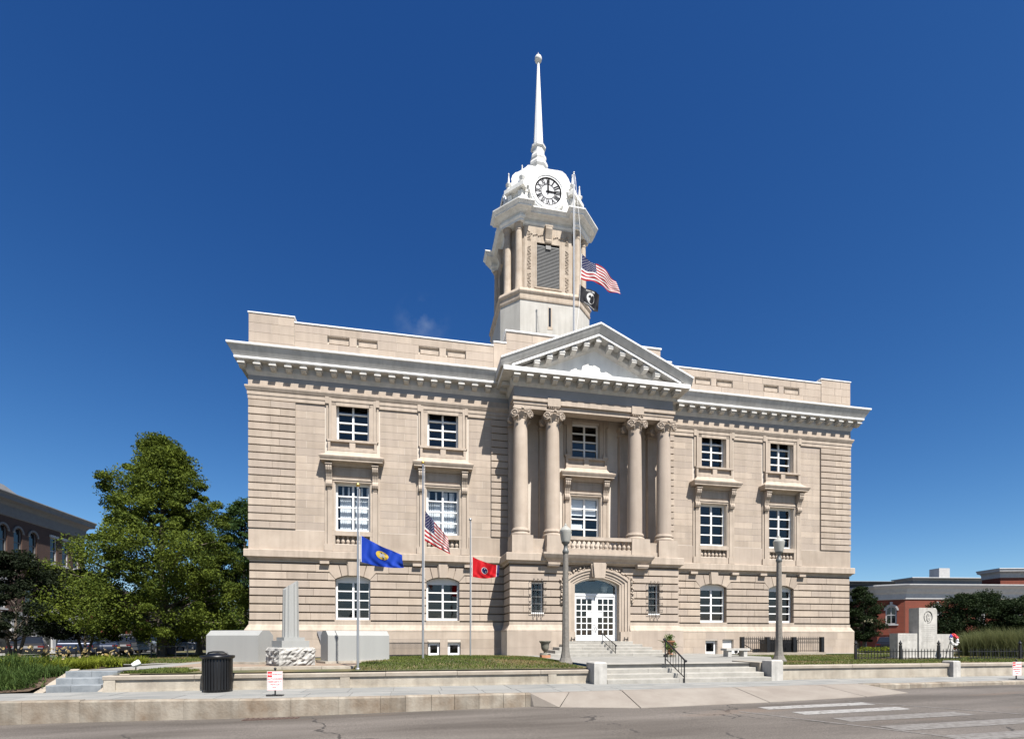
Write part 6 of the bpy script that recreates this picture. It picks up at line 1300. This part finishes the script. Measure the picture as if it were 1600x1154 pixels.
# ================================================================== neighbouring buildings
def arched(m, xc, z0, zs, hw, n=8): return [(xc-hw, z0)] + [(xc-hw*math.cos(PI*i/n), zs+hw*math.sin(PI*i/n)) for i in range(n+1)] + [(xc+hw, z0)]
def building(name, label, loc, rz, w, d, h, wallm, cornm, wins, ch=1.2, roofm=None, depth=.18, extra=None):
    """front wall on local y=0 facing -y; wins = (xc, z0, z1, hw, arched, framemat, panemat)"""
    t = thing(name, label, 'building', loc, rz); m = MB(); panel(m, -w/2, w/2, -.6, h, 0, [(x-q, x+q, a, b) for x, a, b, q, *_ in wins], depth)
    m.add([(-w/2, 0, -.6), (-w/2, d, -.6), (-w/2, d, h), (-w/2, 0, h), (w/2, 0, -.6), (w/2, d, -.6), (w/2, d, h), (w/2, 0, h)], [(0, 1, 2, 3), (4, 5, 6, 7), (1, 5, 6, 2), (3, 2, 6, 7)]); W = m.build('wall', wallm, t, fix=False)
    if ch:
        c = MB(); c.mould([(-w/2, d), (-w/2, 0), (w/2, 0), (w/2, d)], [(0, h-ch), (.08, h-ch+.05), (.10, h-ch*.5), (.25, h-ch*.35), (.60, h-ch*.28), (.62, h-ch*.12), (.72, h), (.70, h+.08), (0, h+.12)]); c.build('cornice', cornm, t)
    for x, a, b, q, ar, fm, pm in wins:
        f = MB(); fw = .09
        f.box(x-q, x-q+fw, depth-.08, depth, a, b); f.box(x+q-fw, x+q, depth-.08, depth, a, b); f.box(x-q+fw, x+q-fw, depth-.08, depth, a, a+fw); f.box(x-q+fw, x+q-fw, depth-.08, depth, b-fw, b); f.box(x-q+fw, x+q-fw, depth-.07, depth, (a+b)/2-.03, (a+b)/2+.03); f.box(x-q-.06, x+q+.06, -.08, .1, a-.12, a-.002)
        if ar:
            n = 8; top = [(x-q*math.cos(PI*i/n), b-q+q*math.sin(PI*i/n)) for i in range(n+1)]
            for sgn in (0, 1):
                pts = top[:n//2+1] + [(x-q, b)] if not sgn else top[n//2:] + [(x+q, b)]
                MB().prism(pts, -.0+.002, depth-.08).build('spandrel', wallm, t)
            hoodp = [(x-(q+.16)*math.cos(PI*i/n), b-q+(q+.16)*math.sin(PI*i/n)) for i in range(n+1)]
            f.prism(hoodp + top[::-1], -.09, .0)
        else: f.box(x-q-.1, x+q+.1, -.10, .02, b+.002, b+.22)
        Wn = f.build('window', fm, t); MB().add([(x-q, depth-.02, a), (x+q, depth-.02, a), (x+q, depth-.02, b), (x-q, depth-.02, b)], [(0, 1, 2, 3)]).build('pane', pm, Wn, fix=False)
    if extra: extra(t)
    return t
GREYC = mat('grey_cornice', (.13, .125, .12), .7, var=.1); LWHITE = mat('pale_trim', (.36, .355, .35), .7, var=.08); GREEN_D = mat('green_door', (.02, .04, .03), .5); BEIGE = mat('beige_stucco', (.38, .33, .26), .9, var=.1); ROOFD = mat('dark_roof', (.05, .05, .052), .9, var=.15); SIDING = mat('grey_siding', (.22, .22, .23), .8, var=.08)
# left block: front faces +X, so rotated a quarter turn; local x runs along +Y
def lb(y): return y - 22.0
wl_ = [(lb(y), 7.9, 10.3, .46, y < 27.5, LWHITE if y > 27.5 else GREYC, CARGLASS) for y in (13.2, 14.85, 16.5, 18.15, 19.8, 21.45, 23.1, 24.7, 26.4, 29.0, 30.6, 32.2)] + [(lb(y), 3.6, 5.9, .5, False, LWHITE, CARGLASS) for y in (14, 17, 20, 23, 26, 29, 31.5)]
def left_extra(t):
    for i, y in enumerate((12, 14.4, 16.8, 19.2, 21.6, 24, 26.4, 28.8, 31.2)): MB().box(lb(y)-.22, lb(y)+.22, -.16, .02, -.6, 3.0).build('pilaster', LWHITE, t)
    MB().box(-11.4, 11.4, -.22, .02, 3.0, 3.35).build('shop_lintel', LWHITE, t)
    for i in range(8): MB().box(lb(13.2+i*2.4)-.95, lb(13.2+i*2.4)+.95, -.03, .0, 0.1, 2.9).build('shop_window', CARGLASS, t)
    MB().prism([(-11.5, 12.5), (8, 12.5), (3.0, 13.9), (-11.5, 13.9)], 1.2, 1.6).build('roof_parapet', LWHITE, t)
building('brick_block', 'dark brown brick block with bracketed cornice at the far left', (-40.5, 22.0, -.35), R(90), 23, 14, 12.7, BRICK_L, GREYC, wl_, 1.7, extra=left_extra)
def l2(y): return y - 40.0
building('arcade_shop', 'red brick shop with dark green arched doors behind the parked cars', (-40.5, 40.0, -.35), R(90), 12.6, 12, 6.4, BRICK_R, GREYC, [(l2(y), 0.05, 3.3, .75, True, GREEN_D, CARGLASS) for y in (35.6, 38.0, 40.4, 42.8)] + [(l2(y), 4.2, 5.3, .4, False, LWHITE, CARGLASS) for y in (36, 39, 42)], .7)
building('beige_shop', 'beige rendered shop beyond the red arcade', (-40.5, 53.0, -.35), R(90), 13, 12, 5.6, BEIGE, LWHITE, [(-3.6, .1, 3.2, 1.8, False, LWHITE, CARGLASS), (2.4, .1, 3.2, 2.0, False, LWHITE, CARGLASS)], .6)
building('white_shop', 'low pale shop at the far end of the left street', (-30, 78, -.35), R(20), 26, 12, 6.2, BEIGE, LWHITE, [(x, .2, 3.2, 1.3, False, LWHITE, CARGLASS) for x in (-10, -6, -2, 2, 6, 10)], .8)
# right: red brick corner building with canted bay
c0, c1, c2, c3 = (41.9, 40), (42.1, 22.7), (43.9, 21.0), (62, 18.4)
t = thing('brick_corner_building', 'red brick corner building with pale cornice and arched windows behind the right memorial', 'building', (43.9, 21.0, -.35)); O = Vector((43.9, 21.0)); H_ = 6.9
def seg(nm, a, b, wins, mt):
    a, b = Vector(a)-O, Vector(b)-O; L = (b-a).length; an = math.atan2(b.y-a.y, b.x-a.x); M = Matrix.Translation((a.x, a.y, 0)) @ Matrix.Rotation(an, 4, 'Z'); m = MB(); panel(m, 0, L, -.6, H_, 0, [(x-q, x+q, z0, z1) for x, z0, z1, q, ar in wins], .2); m.xf(M); w = m.build(nm, mt, t, fix=False)
    for x, z0, z1, q, ar in wins:
        f = MB(); fw = .13; f.box(x-q, x-q+fw, .08, .2, z0, z1); f.box(x+q-fw, x+q, .08, .2, z0, z1); f.box(x-q+fw, x+q-fw, .08, .2, z0, z0+.1); f.box(x-q+fw, x+q-fw, .08, .2, (z0+z1)/2-.04, (z0+z1)/2+.04); f.box(x-.03, x+.03, .1, .2, z0+.1, z1-.05); f.box(x-q-.12, x+q+.12, -.1, .1, z0-.14, z0-.002)
        n = 10; top = [(x-q*math.cos(PI*i/n), z1-q+q*math.sin(PI*i/n)) for i in range(n+1)]
        if ar:
            f.prism([(x-(q+.17)*math.cos(PI*i/n), z1-q+(q+.17)*math.sin(PI*i/n)) for i in range(n+1)] + top[::-1], -.08, .0); f.prism([(x-(q)*math.cos(PI*i/n), z1-q+(q)*math.sin(PI*i/n)) for i in range(n+1)] + [(x-(q-fw)*math.cos(PI*i/n), z1-q+(q-fw)*math.sin(PI*i/n)) for i in range(n, -1, -1)], .06, .18)
            f.prism([(x-.1, z1+.1), (x+.1, z1+.1), (x+.13, z1+.42), (x-.13, z1+.42)], -.12, 0)
            for pts in (top[:n//2+1] + [(x-q, z1)], top[n//2:] + [(x+q, z1)]): MB().prism(pts, .003, .08).xf(M).build('spandrel', mt, w)
        f.xf(M); W = f.build('window', LWHITE, t); MB().add([(x-q, .17, z0), (x+q, .17, z0), (x+q, .17, z1), (x-q, .17, z1)], [(0, 1, 2, 3)]).xf(M).build('pane', CARGLASS, W, fix=False)
    MB().box(0, L, -.06, .0, 1.55, 1.75).xf(M).build('string_course', mt, w)
seg('wall', c0, c1, [(14.5, .0, 2.2, .6, False)], BRICK_R); seg('wall', c1, c2, [(1.25, 2.75, 4.75, .50, True)], BRICK_R); seg('wall', c2, c3, [(x, 2.75, 4.75, .62, True) for x in (3.6, 8.6, 13)], BRICK_R)
m = MB(); m.mould([tuple(Vector(p)-O) for p in (c0, c1, c2, c3)], [(0, H_-1.5), (.12, H_-1.45), (.14, H_-.9), (.35, H_-.7), (.5, H_-.35), (.85, H_-.15), (.95, H_), (.95, H_+.1), (0, H_+.2)]); m.build('cornice', LWHITE, t); m = MB(); m.add([(*(Vector(p)-O), H_+.1) for p in (c0, c1, c2, c3, (62, 40))], [(0, 1, 2, 3, 4)]); m.build('roof', ROOFD, t, fix=False)
m = MB(); m.lathe([(.5, H_-1.9+.0), (.35, H_-1.5), (.1, H_-1.2)], 3.0, -1.0, 10); 
building('flat_roofed_block', 'dark flat roofed block seen over the red brick building', (58, 46, -.4), R(-8), 34, 3, 10.4, ROOFD, GREYC, [], .5)
t = building('siding_block', 'grey sided upper wall behind the red corner building', (66, 33, -.4), R(-8), 12, 3, 9.6, SIDING, LWHITE, [], .3)
MB().box(-1.2, .4, 1, 2.6, 9.6, 11.2).build('chimney', LWHITE, t)
a = site(1625, 60); building('brick_house', 'red brick house with wide pale eaves at the right edge', (*a, -.4), R(-14), 9, 2.5, 9.4, BRICK_R, LWHITE, [(x, 4.0, 6.6, .6, True, LWHITE, CARGLASS) for x in (-3.0, -.4, 2.2)], 1.0)

# ================================================================== parked cars
PAINT = {k: mat('car_paint_'+k, c, .25, var=.05, metal=mm, spec=.6) for k, c, mm in (('black', (.012, .012, .014), .2), ('navy', (.014, .022, .045), .3), ('grey', (.10, .10, .105), .5), ('silver', (.42, .43, .44), .6), ('white', (.62, .62, .62), .0), ('maroon', (.05, .012, .014), .3))}
HUB = mat('wheel_alloy', (.35, .35, .36), .35, metal=.7); TAIL = mat('tail_light', (.10, .005, .005), .3); HEAD = mat('head_light', (.6, .6, .6), .15)
def car(loc, rz, label, paint, kind='sedan'):
    t = thing('parked_car', label, 'car', loc, rz, 'cars parked along the left street'); L = {'sedan': 4.6, 'suv': 4.7, 'pickup': 5.4}[kind]; W = .90 if kind == 'sedan' else .95
    if kind == 'sedan': low = [(-2.25, .32), (-2.3, .62), (-2.2, .88), (-1.3, .95), (1.0, .92), (2.05, .78), (2.3, .60), (2.28, .32)]; cab = [(-1.75, .93), (-1.05, 1.40), (.15, 1.43), (1.15, .92)]
    elif kind == 'suv': low = [(-2.3, .38), (-2.35, .70), (-2.28, 1.02), (-1.3, 1.06), (1.0, 1.04), (2.1, .95), (2.35, .75), (2.32, .38)]; cab = [(-2.22, 1.03), (-2.0, 1.66), (.25, 1.72), (1.15, 1.04)]
    else: low = [(-2.65, .48), (-2.7, .80), (-2.65, 1.08), (-.8, 1.08), (1.3, 1.08), (2.4, 1.0), (2.7, .82), (2.65, .48)]; cab = [(-.75, 1.06), (-.6, 1.72), (.6, 1.76), (1.3, 1.06)]
    def loft2(pr, w0, w1, zr):
        m = MB(); n = len(pr); zmin, zmax = min(p[1] for p in pr), max(p[1] for p in pr)
        def ww(z): f = (z-zmin)/(zmax-zmin); return w0+(w1-w0)*f
        m.add([(x, -ww(z), z) for x, z in pr] + [(x, ww(z), z) for x, z in pr], [tuple(range(n)), tuple(range(2*n-1, n-1, -1))] + [(i, (i+1) % n, n+(i+1) % n, n+i) for i in range(n)]); return m
    b = loft2(low, W, W*.94, 0); o = b.build('body', paint, t); bv = o.modifiers.new('bevel', 'BEVEL'); bv.width = .07; bv.segments = 2; bv.limit_method = 'ANGLE'
    o = loft2(cab, W*.92, W*.72, 0).build('cabin', paint, t); bv = o.modifiers.new('bevel', 'BEVEL'); bv.width = .05; bv.segments = 2
    (x0, z0), (x1, z1), (x2, z2), (x3, z3) = cab; zi0, zi1 = z0+.06, z1-.06
    def yw(z): return W*.92+(W*.72-W*.92)*(z-min(z0, z3))/(max(z1, z2)-min(z0, z3))
    def xa(z): return x0+(x1-x0)*(z-z0)/(z1-z0)
    def xb(z): return x3+(x2-x3)*(z-z3)/(z2-z3)
    xm = (x1+x2)/2
    for s in (-1, 1):
        for u0, u1 in (((xa(zi0)+.18, xa(zi1)+.10), (xm-.04, xm-.04)), ((xm+.04, xm+.04), (xb(zi0)-.16, xb(zi1)-.10))):
            MB().add([(u0[0], s*(yw(zi0)+.008), zi0), (u1[0], s*(yw(zi0)+.008), zi0), (u1[1], s*(yw(zi1)+.008), zi1), (u0[1], s*(yw(zi1)+.008), zi1)], [(0, 1, 2, 3)]).build('side_window', CARGLASS, t, fix=False)
    for xf_, nm, dx in ((xa, 'rear_window', -.01), (xb, 'windscreen', .01)): MB().add([(xf_(zi0)+dx, -yw(zi0)+.1, zi0), (xf_(zi0)+dx, yw(zi0)-.1, zi0), (xf_(zi1)+dx, yw(zi1)-.08, zi1), (xf_(zi1)+dx, -yw(zi1)+.08, zi1)], [(0, 1, 2, 3)]).build(nm, CARGLASS, t, fix=False)
    r = .33 if kind == 'sedan' else .38
    for sx in (-1, 1):
        for s in (-1, 1):
            w = MB(); w.lathe([(r*.62, -.1), (r*.95, -.1), (r, -.06), (r, .06), (r*.95, .1), (r*.62, .1)], 0, 0, 20, cap=False); w.xf(Matrix.Translation((sx*L*.30, s*(W-.08), r)) @ Matrix.Rotation(R(90), 4, 'X')); wo = w.build('wheel', RUBBER, t, smooth=40)
            h = MB(); h.lathe([(.02, -.085), (r*.62, -.07), (r*.64, .07), (.02, .085)], 0, 0, 12); h.xf(Matrix.Translation((sx*L*.30, s*(W-.08), r)) @ Matrix.Rotation(R(90), 4, 'X')); h.build('hub', HUB, wo)
            xe = low[2][0] if sx < 0 else low[5][0]; MB().box(*sorted((xe-.02*0+(-.06 if sx < 0 else .16), xe+(.03 if sx < 0 else .26))), *sorted((s*(W-.34), s*(W-.06))), .66 if kind != 'pickup' else .82, .84 if kind != 'pickup' else 1.0).build('tail_light' if sx < 0 else 'headlight', TAIL if sx < 0 else HEAD, t)
    MB().box(low[0][0]-.06, low[0][0]+.1, -W*.85, W*.85, .36, .50).build('rear_bumper', BLACKP, t); MB().box(low[-1][0]-.1, low[-1][0]+.06, -W*.85, W*.85, .36, .50).build('front_bumper', BLACKP, t)
    return t
SZ = -.455
car((*site(45, 33), SZ), R(118), 'black sedan at the far left of the parked row', PAINT['black']); car((*site(126, 34), SZ), R(112), 'dark blue sport utility car parked behind the lily bed', PAINT['navy'], 'suv'); car((*site(163, 37), SZ), R(114), 'dark blue sedan next to the dark sport utility car', PAINT['navy']); car((*site(185, 40), SZ), R(114), 'black sedan left of the grey car in the row', PAINT['black']); car((*site(207, 41), SZ), R(70), 'dark grey sedan seen side on left of the tall tree trunk', PAINT['grey']); car((*site(224, 47), SZ), R(80), 'silver sport utility car parked behind the grey sedan', PAINT['silver'], 'suv')
car((*site(303, 46), SZ), R(40), 'silver sedan seen right of the tall tree', PAINT['silver']); car((*site(328, 54), SZ), R(15), 'white pickup truck half hidden by the left memorial', PAINT['white'], 'pickup'); car((*site(1390, 44), SZ), R(40), 'black car parked in the right street behind the memorial fence', PAINT['black'])['group'] = 'cars in the right street'
